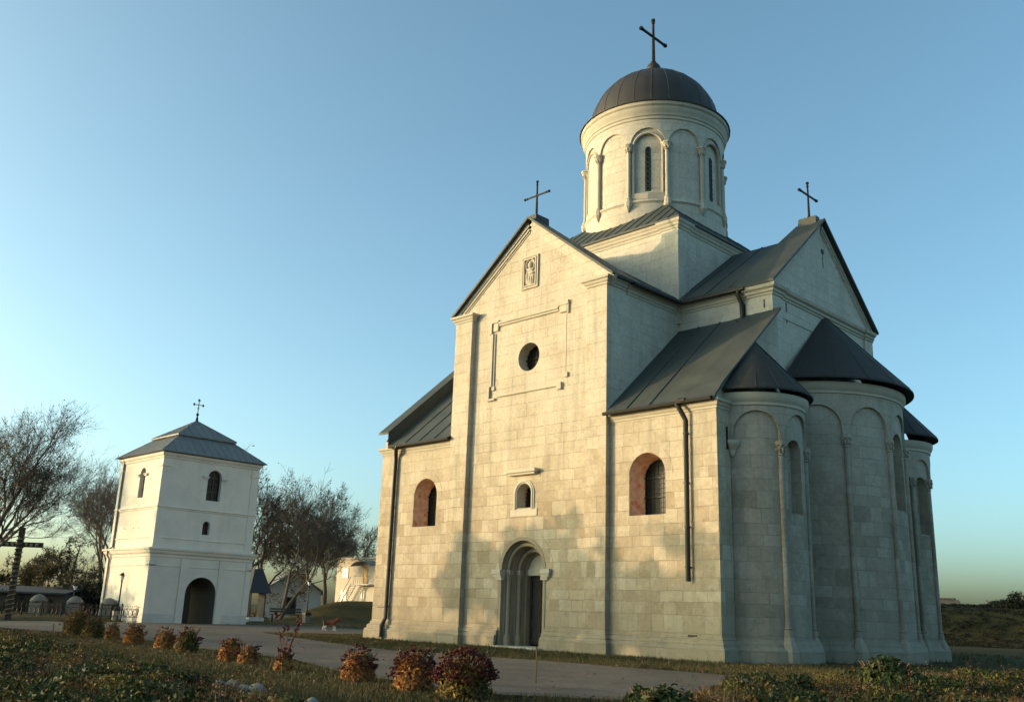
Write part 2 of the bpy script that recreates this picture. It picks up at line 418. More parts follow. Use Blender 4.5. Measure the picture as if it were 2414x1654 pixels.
# ------------------------------------------------------------------ church
CH = empty('church', 'large pale limestone church with a dark dome, round apses and a sunlit gabled front', 'church', (0,0,0))
XC, YC = -11.5, 11.4          # centre of the crossing
X1, X2, Y1, Y2 = -17.1, -5.9, 5.8, 17.0
WEST, NORTH = -23.35, 21.2
def SM(u, z, d): return (u, d, z)              # south wall map
def lean_z(t): return 11.15 + (16.6-11.15)*(t+.35)/(5.8+.35)   # lean-to roof height at distance t from wall

# south front: one wall sheet with openings
def front():
    m = MB()
    outl = [(WEST,-.3), (0,-.3), (0,lean_z(0)), (-5.9,lean_z(0)), (-5.9,18.1), (XC,22.55), (-17.1,18.1), (-17.1,lean_z(0)), (WEST,lean_z(0))]
    holes = [arch_pts(-3.72, 1.02, 6.17, 7.99), arch_pts(-19.36, 1.0, 6.24, 7.95), arch_pts(-11.5, .5, 6.88, 7.62), arch_pts(-11.5, 1.45, .12, 3.8),
             [(-11.47+.78*math.cos(k*math.pi/16), 14.87+.78*math.sin(k*math.pi/16)) for k in range(32)]]
    m.panel(outl, holes, SM)
    m.build('wall', M['stone'], CH)
    for h in (holes[2], holes[4]):
        n = len(h); MB().add([SM(u, z, 0) for u, z in h]+[SM(u, z, .75) for u, z in h], [(i, (i+1) % n, n+(i+1) % n, n+i) for i in range(n)]).build('window_reveal', M['trim'], CH)
    # big round-headed windows with painted, splayed reveals
    for cu, hw, zb, zs in ((-3.72, 1.02, 6.17, 7.99), (-19.36, 1.0, 6.24, 7.95)):
        k = .80; inner = arch_pts(cu, hw*k, zb, zs, rise=hw*k); outer = arch_pts(cu, hw, zb, zs); n = len(outer)
        r = MB().add([SM(u, z, 0) for u, z in outer]+[SM(u, z, .95) for u, z in inner], [(i, (i+1) % n, n+(i+1) % n, n+i) for i in range(n)])
        w_ = r.build('window', M['fresco'], CH)
        MB().panel([(u, z) for u, z in inner], [], lambda u, z, d: (u, 1.0, z)).build('pane', M['glass'], w_)
        g = MB()
        for q in range(1, 7): g.tube([(cu-hw*k+2*hw*k*q/7, .93, zb), (cu-hw*k+2*hw*k*q/7, .93, zs+.75*hw*k*math.sqrt(max(.05, 1-(2*q/7-1)**2)))], .014, 4)
        for q in range(1, 12): g.tube([(cu-hw*k, .92, zb+.22*q), (cu+hw*k, .92, zb+.22*q)], .012, 4)
        g.tube([(cu-hw*k, .90, zb+.9), (cu+hw*k, .90, zb+.9)], .03, 4); g.tube([(cu-hw*k, .90, zb+1.8), (cu+hw*k, .90, zb+1.8)], .03, 4)
        g.build('grille', M['iron'], w_)
        # voussoir ring, slightly proud
        MB().archsweep(cu, zs, zs-.02, [(hw+.42, -.0), (hw+.42, -.012), (hw+.01, -.012), (hw+.01, 0)], SM).build('window_arch', M['stone'], w_)
    # narrow window over the portal
    a = arch_pts(-11.5, .5, 6.88, 7.62)
    w_ = MB().panel(a, [], lambda u, z, d: (u, .7, z)).build('window', M['glass'], CH)
    g = MB()
    for q in range(1, 5): g.tube([(-12+q*.2, .6, 6.88), (-12+q*.2, .6, 7.62+.42*math.sqrt(1-((q*.2-.5)/.5)**2))], .02, 5)
    for q in range(1, 6): g.tube([(-12, .6, 6.88+.2*q), (-11, .6, 6.88+.2*q)], .018, 5)
    g.build('grille', M['iron'], w_)
    MB().archsweep(-11.5, 7.62, 6.8, [(.72, 0), (.72, -.05), (.66, -.05), (.63, -.09), (.58, -.09), (.55, -.04), (.51, -.04), (.51, .02)], SM).build('window_frame', M['trim'], w_)
    MB().box(-12.45, -.04, 6.45, -10.55, .02, 6.82).build('sill', M['trim'], w_, bevel=.02); s = MB().box(-12.6, -.34, 8.66, -10.5, 0.01, 8.8); s.box(-12.5, -.24, 8.55, -10.6, 0.01, 8.66); s.box(-12.5, -.3, 8.802, -10.6, 0.01, 8.86)
    s.build('window_hood', M['trim'], w_, bevel=.02)
    # round window
    c = (-11.47, 14.87); r = .78
    w_ = MB().add([(c[0]+r*math.cos(k*math.pi/16), .7, c[1]+r*math.sin(k*math.pi/16)) for k in range(32)], [tuple(range(32))]).build('window', M['glass'], CH)
    g = MB()
    for q in (-.5, -.25, 0, .25, .5):
        h = math.sqrt(r*r-q*q); g.tube([(c[0]+q, .64, c[1]-h), (c[0]+q, .64, c[1]+h)], .02, 5); g.tube([(c[0]-h, .63, c[1]+q), (c[0]+h, .63, c[1]+q)], .02 if q else .045, 5)
    g.build('grille', M['iron'], w_)
    ring = MB()
    for q in range(32):
        pass
    return
front()

# pilasters
def pil(x0, y0, x1, y1, z1, mat='stone', z0=-.3):
    return MB().box(x0, y0, z0, x1, y1, z1).build('pilaster', M[mat], CH, bevel=.012)
pil(-17.1, -.3, -15.72, .02, 17.7); pil(-7.2, -.3, -5.9, .02, 17.75)
pil(WEST-.08, -.1, -22.3, 1.0, 10.75); pil(-1.2, -.1, .1, .94, 10.75)
# plinth mouldings
PL = [(0.,1.), (.05,.99), (.07,.93), (.05,.9), (.10,.84), (.17,.8), (.19,.72), (.17,.68), (.24,.6), (.30,.55), (.31,.46), (.31,-.3)]
pm = MB().sweep([(WEST-.08,NORTH), (WEST-.08,-.1), (-22.3,-.1), (-22.3,0), (-17.1,0), (-17.1,-.3), (-15.72,-.3), (-15.72,0), (-13.05,0)], PL)
pm.build('plinth', M['stone'], CH); pm = MB().sweep([(-9.95,0), (-7.2,0), (-7.2,-.3), (-5.9,-.3), (-5.9,0), (-1.2,0), (-1.2,-.1), (.1,-.1), (.1,.94), (0,.94), (0,1.2)], PL)
pm.build('plinth', M['stone'], CH)
# capitals of the gable pilasters, and cornices of the corner bays
CAPP = [(0,0), (.05,.02), (.05,.1), (.12,.16), (.16,.26), (.24,.3), (.26,.42), (0,.44)]
def cap(path, z, k=1.): return MB().sweep(path, [(o*k, z+h) for o, h in CAPP])
cap([(-17.1,.6), (-17.1,-.3), (-15.72,-.3), (-15.72,.0)], 17.62).build('capital', M['trim'], CH)
cap([(-7.2,0), (-7.2,-.3), (-5.9,-.3), (-5.9,1.2)], 17.66).build('capital', M['trim'], CH)
cap([(-5.9,0), (-1.2,0), (-1.2,-.1), (.1,-.1), (.1,.94)], 10.62, .9).build('cornice', M['trim'], CH)
cap([(WEST-.08,1.1), (WEST-.08,-.1), (-22.3,-.1), (-22.3,0), (-17.1,0)], 10.58, .9).build('cornice', M['trim'], CH)
# raking mouldings of the south gable
def rake(u0, z0, u1, z1, mp, w_=.5, d=.16, mat='trim'):
    L = math.hypot(u1-u0, z1-z0); nx, nz = -(z1-z0)/L, (u1-u0)/L
    if nz > 0: nx, nz = -nx, -nz
    m = MB()
    for a, b, dd in ((0, w_*.5, d), (w_*.5, w_*.8, d*.6), (w_*.8, w_, d*.25)):
        q = [mp(u0+nx*a, z0+nz*a, 0.02), mp(u1+nx*a, z1+nz*a, 0.02), mp(u1+nx*b, z1+nz*b, 0.02), mp(u0+nx*b, z0+nz*b, 0.02)]
        f = [mp(u0+nx*a, z0+nz*a, -dd), mp(u1+nx*a, z1+nz*a, -dd), mp(u1+nx*b, z1+nz*b, -dd), mp(u0+nx*b, z0+nz*b, -dd)]
        m.hexa(q, f)
    return m
r_ = rake(-17.55, 18.1, XC-.01, 22.72, SM); r_.build('gable_moulding', M['trim'], CH)
rake(-5.45, 18.1, XC+.01, 22.72, SM, .6).build('gable_moulding', M['stone_up'], CH)

# portal
def portal():
    cu, zs = -11.5, 3.8
    p = MB()
    prof = [(1.62,-.03), (1.62,-.02), (1.45,-.02), (1.45,.22), (1.38,.24), (1.38,.46), (1.18,.46), (1.18,.74), (1.12,.76), (1.12,.98), (.92,.98), (.92,1.2), (.80,1.2), (.80,1.6)]
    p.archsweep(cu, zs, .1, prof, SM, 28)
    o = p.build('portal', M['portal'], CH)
    # tympanum and lintel
    k = 20
    tp = MB().add([(cu+.86*math.cos(math.pi*i/k), 1.32, zs+.08+.86*math.sin(math.pi*i/k)) for i in range(k+1)], [tuple(range(k+1))])
    tp.box(cu-.9, 1.24, zs-.22, cu+.9, 1.5, zs+.1); tp.build('tympanum', M['trim'], o)
    # engaged shafts with rolls round the arch
    for rr, dd in ((1.28, .37), (1.02, .88)):
        for sgn in (-1, 1):
            c = MB().tube([(cu+sgn*rr, dd, .55), (cu+sgn*rr, dd, zs-.3)], .115, 12)
            c.lathe(cu+sgn*rr, dd, [(.115,.75), (.15,.7), (.13,.64), (.17,.58), (.17,.5), (.19,.5), (.19,.12)], 12)
            c.lathe(cu+sgn*rr, dd, [(.115,zs-.42), (.15,zs-.4), (.13,zs-.36), (.16,zs-.25), (.2,zs-.12), (.2,zs-.02), (0,zs-.02)], 12)
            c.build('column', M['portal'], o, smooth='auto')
        a = MB().tube([(cu+rr*math.cos(math.pi*i/24), dd, zs+rr*math.sin(math.pi*i/24)) for i in range(25)], .11, 10)
        a.build('arch_roll', M['portal'], o, smooth=True)
    for sgn in (-1, 1):
        im = MB()
        im.box(cu+sgn*1.40, -.14, zs-.36, cu+sgn*1.92, .2, zs-.2); im.box(cu+sgn*1.38, -.2, zs-.198, cu+sgn*2.0, .2, zs+.02)
        im.box(cu+sgn*1.10, .24, zs-.2, cu+sgn*1.42, .5, zs-.0); im.box(cu+sgn*.86, .72, zs-.2, cu+sgn*1.14, 1.0, zs-.0)
        im.box(cu+sgn*1.36, -.10, zs-.5, cu+sgn*1.8, .1, zs-.362)
        im.build('impost', M['trim'], o)
    d = MB().box(cu-.82, 1.5, .2, cu+.82, 1.56, zs-.1)
    for sx in (-1, 1):
        for z0, z1 in ((.35, 1.15), (1.3, 2.2), (2.35, 3.4)):
            x0, x1 = cu+sx*.08, cu+sx*.72
            d.box(x0, 1.44, z0, x1, 1.5, z0+.07); d.box(x0, 1.44, z1-.07, x1, 1.5, z1); d.box(x0, 1.44, z0+.07, x0+sx*.07, 1.5, z1-.07); d.box(x1-sx*.07, 1.44, z0+.07, x1, 1.5, z1-.07)
    d.box(cu-.035, 1.42, .2, cu+.035, 1.499, zs-.12)
    do = d.build('door', M['door'], CH)
    MB().tube([(cu+.1, 1.40, 1.9), (cu+.1, 1.36, 1.95), (cu+.1, 1.36, 2.1), (cu+.1, 1.40, 2.15)], .02, 6).build('handle', M['iron'], do)
    st = MB().box(cu-1.75, -.55, -.3, cu+1.7, 1.5, .12); st.build('doorstep', M['trim'], CH, bevel=.03)
    # radiating blocks over the arch
    MB().archsweep(cu, zs, zs, [(2.1,0), (2.1,-.010), (1.63,-.010), (1.63,0)], SM).build('portal_arch', M['stone'], o)
portal()

# moulded square frame round the round window
def frame():
    m = MB(); d = -.14
    def bar(u0, z0, u1, z1):
        if abs(u1-u0) > abs(z1-z0): m.box(u0, d, z0-.10, u1, .02, z0+.02); m.box(u0, d*.5, z0-.19, u1, .02, z0-.102)
        else: m.box(u0-.08, d, z0, u0+.06, .02, z1); m.box(u0+.062, d*.5, z0, u0+.15, .02, z1)
    L, Rr, T, B = -14.38, -8.72, 17.35, 12.85
    m.box(L-.1, d, T-.75, L+.1, .02, T-.0); m.box(L+.1, d, T-.14, L+.62, .02, T+.002); m.box(L+.2, -.10, T-.62, L+.58, .02, T-.16)      # upper left corner
    m.box(L+.62, d, T-.24, Rr-.62, .02, T-.12); m.box(L+.62, d*.55, T-.36, Rr-.62, .02, T-.242)
    m.box(Rr-.62, d, T-.12, Rr+.1, .02, T+.12); m.box(Rr-.55, -.10, T-.5, Rr-.02, .02, T-.122); m.box(Rr-.0, d*.7, T-.6, Rr+.1, .02, T-.122)
    m.box(L+.08, d, B+.75, L+.24, .02, T-.75); m.box(L+.242, d*.5, B+.75, L+.36, .02, T-.75)
    m.box(L-.1, d, B-.05, L+.08, .02, B+.75); m.box(L+.082, d, B-.05, L+.5, .02, B+.07); m.box(L+.2, -.08, B+.52, L+.42, .02, B+.75)
    m.box(L+.62, d*.6, B+.1, Rr-.62, .02, B+.19); m.box(Rr-.62, d, B-.1, Rr-.3, .02, B+.28); m.box(Rr-.1, -.1, B+.5, Rr+.1, .02, B+.75)
    m.box(Rr-.14, d*.14, B+.76, Rr-.08, .02, T-.61)
    m.build('wall_moulding', M['trim'], CH, bevel=.015)
frame()
# relief panel in the gable
def relief():
    u0, u1, z0, z1 = -12.12, -10.9, 18.72, 20.6
    m = MB()
    for k, (e, d) in enumerate(((0, -.09), (.07, -.05), (.13, -.11))):
        a, b = e, e+.068
        m.box(u0+a, d, z0+a, u1-a, .02, z0+b); m.box(u0+a, d, z1-b, u1-a, .02, z1-a); m.box(u0+a, d, z0+b+.0, u0+b, .02, z1-b); m.box(u1-b, d, z0+b, u1-a, .02, z1-b)
    f = m.build('relief_panel', M['trim'], CH)
    c = -11.51
    g = MB()
    g.tube([(c+.33*math.cos(i*math.pi/12), -.05, z0+1.37+.33*math.sin(i*math.pi/12)) for i in range(25)], .035, 6, cap=False)
    g.blob((c, -.02, z0+1.36), (.17,.14,.22), 3, 2, .06)
    g.blob((c, -.0, z0+.62), (.36,.13,.52), 5, 3, .12); g.blob((c-.18, -.06, z0+.75), (.09,.09,.34), 6, 2, .1); g.blob((c+.16, -.08, z0+.85), (.22,.08,.07), 8, 2, .1)
    g.blob((c, 0, z0+1.08), (.3,.12,.12), 9, 2, .05)
    for k in range(5): g.tube([(c-.28+k*.13, -.10, z0+.85-.04*k), (c-.3+k*.15, -.12, z0+.5), (c-.27+k*.14, -.07, z0+.2)], .022, 5)
    g.build('relief_figure', M['trim'], f, smooth=True)
relief()

# arms of the cross: walls behind the fronts, roofs with raised verges
def arm(mp, hw, depth, gz, ez, front_poly=None, stub=False):
    """mp(u,z,t): u across, t inward from the front"""
    for s in (-1, 1):
        MB().add([mp(s*hw, -.3, .0), mp(s*hw, -.3, depth), mp(s*hw, 18.1, depth), mp(s*hw, 18.1, 0)], [(0,1,2,3)]).build('wall', M['stone_up'], CH)
    if front_poly: MB().panel(front_poly, [], lambda u, z, d: mp(u, z, 0)).build('wall', M['stone_up'], CH)
    secs = [(-.38, gz+.75), (1.35, gz+.72), (2.15, gz), (depth, gz)]
    ov = .42
    for s in (-1, 1):
        r = MB(); n = len(secs)
        topv = [mp(0, z, t) for t, z in secs]+[mp(s*(hw+ov), ez-.02+.35*(1 if t < 1.4 else 0)*.0, t) for t, z in secs]
        lowv = [mp(0, z-.14, t) for t, z in secs]+[mp(s*(hw+ov-.03), ez-.16, t) for t, z in secs]
        fs = [(i, i+1, n+i+1, n+i) for i in range(n-1)]
        r.add(topv+lowv, fs+[tuple(2*n+q for q in f[::-1]) for f in fs]+[(0, n, 3*n, 2*n)]+[(n+i, n+i+1, 3*n+i+1, 3*n+i) for i in range(n-1)])
        # standing seams
        for q in range(1, int(depth/1.45)+1):
            t = 2.15+(q-1)*1.4
            if t > depth: break
            r.tube([mp(0, gz+.02, t), mp(s*(hw+ov), ez+.0, t)], .035, 5)
        r.build('roof', M['roof'], CH)
    b = MB(); z = gz+.68
    b.add([mp(-.22, z-.2, .05), mp(.22, z-.2, .05), mp(.22, z+.30, .05), mp(-.22, z+.30, .05), mp(-.22, z-.2, 1.15), mp(.22, z-.2, 1.15), mp(.22, z+.30, 1.1), mp(-.22, z+.30, 1.1)],
          [(0,1,2,3), (7,6,5,4), (0,4,5,1), (1,5,6,2), (2,6,7,3), (3,7,4,0)])
    b.build('ridge_block', M['roof'], CH)
def mS(u, z, t): return (XC+u, t, z)
def mE(u, z, t): return (-.3-t, YC+u, z)
def mW(u, z, t): return (WEST+.3+t, YC+u, z)
def mN(u, z, t): return (XC+u, NORTH-t, z)
gp_ = [(-5.6,-.3), (5.6,-.3), (5.6,18.1), (0,22.95), (-5.6,18.1)]
arm(mS, 5.6, 6.1, 22.12, 18.2)
arm(mE, 5.6, 6.1, 22.65, 18.2, gp_)
arm(mW, 5.6, 6.1, 22.65, 18.2, gp_)
arm(mN, 5.6, 4.4, 22.65, 18.2, gp_)
# cornice under the eaves of the arms (inner corners of the cross)
CO = [(0,17.5), (.04,17.52), (.05,17.62), (.10,17.66), (.11,17.78), (.2,17.86), (.24,18.02), (0,18.06)]
def co(path, k=1.): return MB().sweep(path, [(o*k, z) for o, z in CO])
co([(-5.9,1.25), (-5.9,5.8), (-1.55,5.8)]).build('cornice', M['trim'], CH)
MB().sweep([(-1.55,5.8), (-1.55,5.72), (-.2,5.72), (-.2,6.7), (-.3,6.7), (-.3,16.1), (-.2,16.1), (-.2,17.1)], [(o*1.25, z) for o, z in CO]).build('cornice', M['trim'], CH)
MB().box(-1.5, 5.72, 11, -.2, 6.7, 17.7).build('pilaster', M['stone_up'], CH); MB().box(-1.5, 16.1, 11, -.2, 17.08, 17.7).build('pilaster', M['stone_up'], CH)
MB().box(-.45, 6.75, 16.5, -.26, 10.4, 16.6).build('string_course', M['trim'], CH); MB().box(-.45, 12.4, 16.5, -.26, 16.1, 16.6).build('string_course', M['trim'], CH)
rake(-6.0, 18.1, .01, 23.2, lambda u, z, d: mE(u, z, d), .42, .12).build('gable_moulding', M['stone_up'], CH)
rake(6.0, 18.1, .01, 23.2, lambda u, z, d: mE(u, z, d), .42, .12).build('gable_moulding', M['stone_up'], CH)
for q in ((-.31, 7.22, 16.95, -.285, 7.32, 17.45), (-.31, 7.22, 16.35, -.285, 7.3, 16.48), (-.7, 5.715, 16.85, -.62, 5.73, 17.3), (-1.85, 5.78, 16.7, -1.78, 5.81, 17.3), (-.31, 11.58, 20.6, -.285, 11.64, 21.36)):
    MB().box(*q).build('wall_slit', M['door'], CH)
MB().tube([(-.33, 11.62, 21.55), (-.28, 11.62, 21.55)], .17, 12).build('vent_hole', M['door'], CH)

# corner bays: outer walls and lean-to roofs
def lean(x_in, x_out, mirror_y=False, e1=.12, k0=2.7, k1=1.3):
    sg = 1 if x_out > x_in else -1
    fy = (lambda y: NORTH-y) if mirror_y else (lambda y: y)
    y_in = 5.8 if not mirror_y else NORTH-17.0
    xs = [(x_in, 0), (x_out-sg*k0, 0), (x_out-sg*k1, e1), (x_out+sg*.22, e1+.03)]
    st = [-.42, .3, 2., 4., y_in]; ramp_ = e1 < .5
    r = MB(); n = len(st); m_ = len(xs)
    f2 = y_in/5.8
    def z(y, e): return lean_z(y/f2)+e*(smooth01((y+.42)/.75) if ramp_ else 1)
    for th in (0, -.13):
        for x, e in xs:
            for y in st: r.v.append((x, fy(y), z(y, e)+th))
    q = n*m_
    for a in range(m_-1):
        for b in range(n-1):
            i = a*n+b; r.f.append((i, i+1, i+n+1, i+n)); r.f.append((q+i, q+i+n, q+i+n+1, q+i+1))
    for b in range(n-1):
        i = (m_-1)*n+b; r.f.append((i, i+1, q+i+1, q+i))
    for a in range(m_-1):
        i = a*n; r.f.append((i, i+n, q+i+n, q+i))
    k = 1
    while abs(x_out-sg*k0-x_in) > 1.3*k:
        x = x_in+sg*1.3*k; r.tube([(x, fy(-.4), z(-.4, 0)+.02), (x, fy(y_in), z(y_in, 0)+.02)], .04, 5); k += 1
    r.build('roof', M['roof'], CH)
    return
lean(-5.9, 0.); lean(-17.1, WEST, False, .85, .75, .70); lean(-5.9, -2.2, True); lean(-17.1, WEST, True, .6, .95, .85)
ew = MB(); ew.panel([(0,-.3), (5.8,-.3), (5.8,lean_z(5.8)+.08), (.5,lean_z(.5)+.06), (0,lean_z(0)+.0)], [], lambda u, z, d: (0, u, z))
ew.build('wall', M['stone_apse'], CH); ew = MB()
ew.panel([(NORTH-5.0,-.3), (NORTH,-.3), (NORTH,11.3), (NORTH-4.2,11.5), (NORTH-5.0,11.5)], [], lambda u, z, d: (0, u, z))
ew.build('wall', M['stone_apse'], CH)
ww = MB()
ww.panel([(0,-.3), (NORTH,-.3), (NORTH,lean_z(0)), (17,lean_z(5.7)+.38), (5.8,lean_z(5.8)+.4), (0.5,lean_z(.5)+.38), (0,lean_z(0))], [], lambda u, z, d: (WEST, u, z))
ww.panel([(WEST,-.3), (0,-.3), (0,lean_z(0)), (WEST,lean_z(0))], [], lambda u, z, d: (u, NORTH, z))
ww.build('wall', M['stone'], CH)

# gutters and downpipes
MB().tube([(-5.95,-.48,11.0), (.1,-.48,11.02)], .09, 8).build('gutter', M['pipe'], CH)
MB().tube([(-22.4,-.48,10.98), (-17.1,-.48,11.0)], .09, 8).build('gutter', M['pipe'], CH)
MB().tube([(-5.42,1.3,18.0), (-5.42,5.4,18.0), (-1.6,5.4,18.0)], .09, 8).build('gutter', M['pipe'], CH)
def pipe(pts, r=.115):
    m = MB().tube(pts, r, 10)
    return m
p_ = pipe([(-1.25,-.48,11.05), (-1.6,-.48,11.08), (-1.72,-.46,10.95), (-1.5,-.3,10.45), (-1.42,-.22,10.2), (-1.42,-.22,3.24)])
for z in (9.6, 7.4, 5.5, 3.8): p_.lathe(-1.42, -.22, [(.12,z), (.14,z), (.14,z+.06), (.12,z+.06)], 10); p_.box(-1.45, -.12, z, -1.39, .0, z+.05)
p_.build('downpipe', M['pipe'], CH, smooth='auto')
p_ = pipe([(-21.6,-.48,11.0), (-21.75,-.46,10.85), (-22.05,-.2,10.5), (-22.08,-.16,10.3), (-22.08,-.16,1.2), (-22.05,-.45,.75), (-22.,-.5,.15)])
for z in (9.6, 7.4, 5.5, 3.8, 1.8): p_.lathe(-22.08, -.16, [(.12,z), (.14,z), (.14,z+.06), (.12,z+.06)], 10)
p_.build('downpipe', M['pipe'], CH, smooth='auto')
p_ = pipe([(-1.95,5.42,18.0), (-1.98,5.42,17.75), (-1.9,5.66,17.3), (-1.9,5.68,16.3), (-2.05,5.4,16.25)], .12)
p_.build('downpipe', M['pipe'], CH, smooth='auto')
an = MB().box(.11, .62, 8.9, .14, .72, 9.9); an.build('iron_tie', M['iron'], CH); MB().box(-1.55, -.13, .98, -1.1, -.08, 1.06).build('iron_tie', M['iron'], CH)
an = MB().box(-22.9, -.16, 1.75, -22.0, -.11, 1.8); an.build('iron_tie', M['iron'], CH)

# ---- apses
def cylp(cx, cy, r, a, z): return (cx+r*math.cos(R(a)), cy+r*math.sin(R(a)), z)
def col_mesh(x, y, r, z0, z1, zc):
    m = MB().lathe(x, y, [(r, z0+.25), (r, z1)], 12)
    m.lathe(x, y, [(r+.06,z0-.1), (r+.06,z0+.08), (r+.02,z0+.14), (r+.05,z0+.2), (r,z0+.27)], 12)
    m.lathe(x, y, [(r,z1), (r+.04,z1+.03), (r+.01,z1+.08), (r+.03,z1+.22), (r+.10,z1+.36), (r+.08,z1+.42), (r+.14,z1+.45), (r+.14,zc), (0,zc)], 8)
    return m
def leafcap(m, x, y, r, z1, zc):
    for k in range(8):
        a = k*math.pi/4+.2; m.blob((x+(r+.07)*math.cos(a), y+(r+.07)*math.sin(a), z1+.24), (.05,.05,.13), k, 1, .2)
        m.blob((x+(r+.11)*math.cos(a+.39), y+(r+.11)*math.sin(a+.39), z1+.40), (.05,.05,.05), k, 1, .2)
def shell(cx, cy, r, thick, a0, a1, bays, hw_deg, zs, ztop, zimp, mat, parent, step=1.25):
    """spandrel wall standing proud over a row of blind arches"""
    m = MB(); arch_r = R(hw_deg)*r
    angs = sorted(set([a0, a1]+[round(b+hw_deg*q, 4) for b in bays for q in np.cos(np.linspace(0, math.pi, 25)) if a0 <= b+hw_deg*q <= a1]))
    def zl(a):
        z = zimp
        for b in bays:
            if abs(a-b) <= hw_deg+1e-6: z = zs+arch_r*math.sqrt(max(0, 1-((a-b)/hw_deg)**2)); 
        return z
    for p, q in zip(angs, angs[1:]):
        mid = (p+q)/2; inb = any(abs(mid-b) < hw_deg for b in bays)
        zp, zq = (zl(p), zl(q)) if inb else (zimp, zimp)
        uv = [(R(p)*r*S, zp*S), (R(q)*r*S, zq*S), (R(q)*r*S, ztop*S), (R(p)*r*S, ztop*S)]
        m.add([cylp(cx,cy,r+thick,p,zp), cylp(cx,cy,r+thick,q,zq), cylp(cx,cy,r+thick,q,ztop), cylp(cx,cy,r+thick,p,ztop)], [(0,1,2,3)], [uv])
        m.add([cylp(cx,cy,r-.02,p,zp), cylp(cx,cy,r-.02,q,zq), cylp(cx,cy,r+thick,q,zq), cylp(cx,cy,r+thick,p,zp)], [(0,1,2,3)])
    for b in bays:            # vertical sides between springing and impost
        for s in (-1, 1):
            a = b+s*hw_deg
            if a0 <= a <= a1: m.add([cylp(cx,cy,r-.02,a,zimp), cylp(cx,cy,r+thick,a,zimp), cylp(cx,cy,r+thick,a,zs), cylp(cx,cy,r-.02,a,zs)], [(0,1,2,3)])
    return m
def cylwall(cx, cy, r, a0, a1, z0, z1, wins, depth, n=72):
    """cylinder wall with round-headed openings; wins (centre deg, half deg, zb, zs)"""
    m = MB(); angs = set(np.round(np.linspace(a0, a1, n), 4))
    for c, h, zb, zs in wins:
        angs = {a for a in angs if not c-h < a < c+h}; angs |= {round(c+h*q, 4) for q in np.cos(np.linspace(0, math.pi, 15))}
    angs = sorted(angs)
    def quad(p, q, a, b, c, d, rr=r): m.add([cylp(cx,cy,rr,p,a), cylp(cx,cy,rr,q,b), cylp(cx,cy,rr,q,c), cylp(cx,cy,rr,p,d)], [(0,1,2,3)], [[(R(p)*r*S,a*S), (R(q)*r*S,b*S), (R(q)*r*S,c*S), (R(p)*r*S,d*S)]])
    for p, q in zip(angs, angs[1:]):
        w_ = [x for x in wins if x[0]-x[1] < (p+q)/2 < x[0]+x[1]]
        if not w_: quad(p, q, z0, z0, z1, z1); continue
        c, h, zb, zs = w_[0]; ar = R(h)*r
        tz = lambda a: zs+ar*math.sqrt(max(0, 1-((a-c)/h)**2))
        quad(p, q, z0, z0, zb, zb); quad(p, q, tz(p), tz(q), z1, z1)
        quad(p, q, zb, zb, tz(q), tz(p), r-depth)
        for f in ((lambda a: zb), tz):
            m.add([cylp(cx,cy,r,p,f(p)), cylp(cx,cy,r,q,f(q)), cylp(cx,cy,r-depth,q,f(q)), cylp(cx,cy,r-depth,p,f(p))], [(0,1,2,3)])
    for c, h, zb, zs in wins:
        for s in (-1, 1):
            a = c+s*h; m.add([cylp(cx,cy,r,a,zb), cylp(cx,cy,r-depth,a,zb), cylp(cx,cy,r-depth,a,zs), cylp(cx,cy,r,a,zs)], [(0,1,2,3)])
    return m
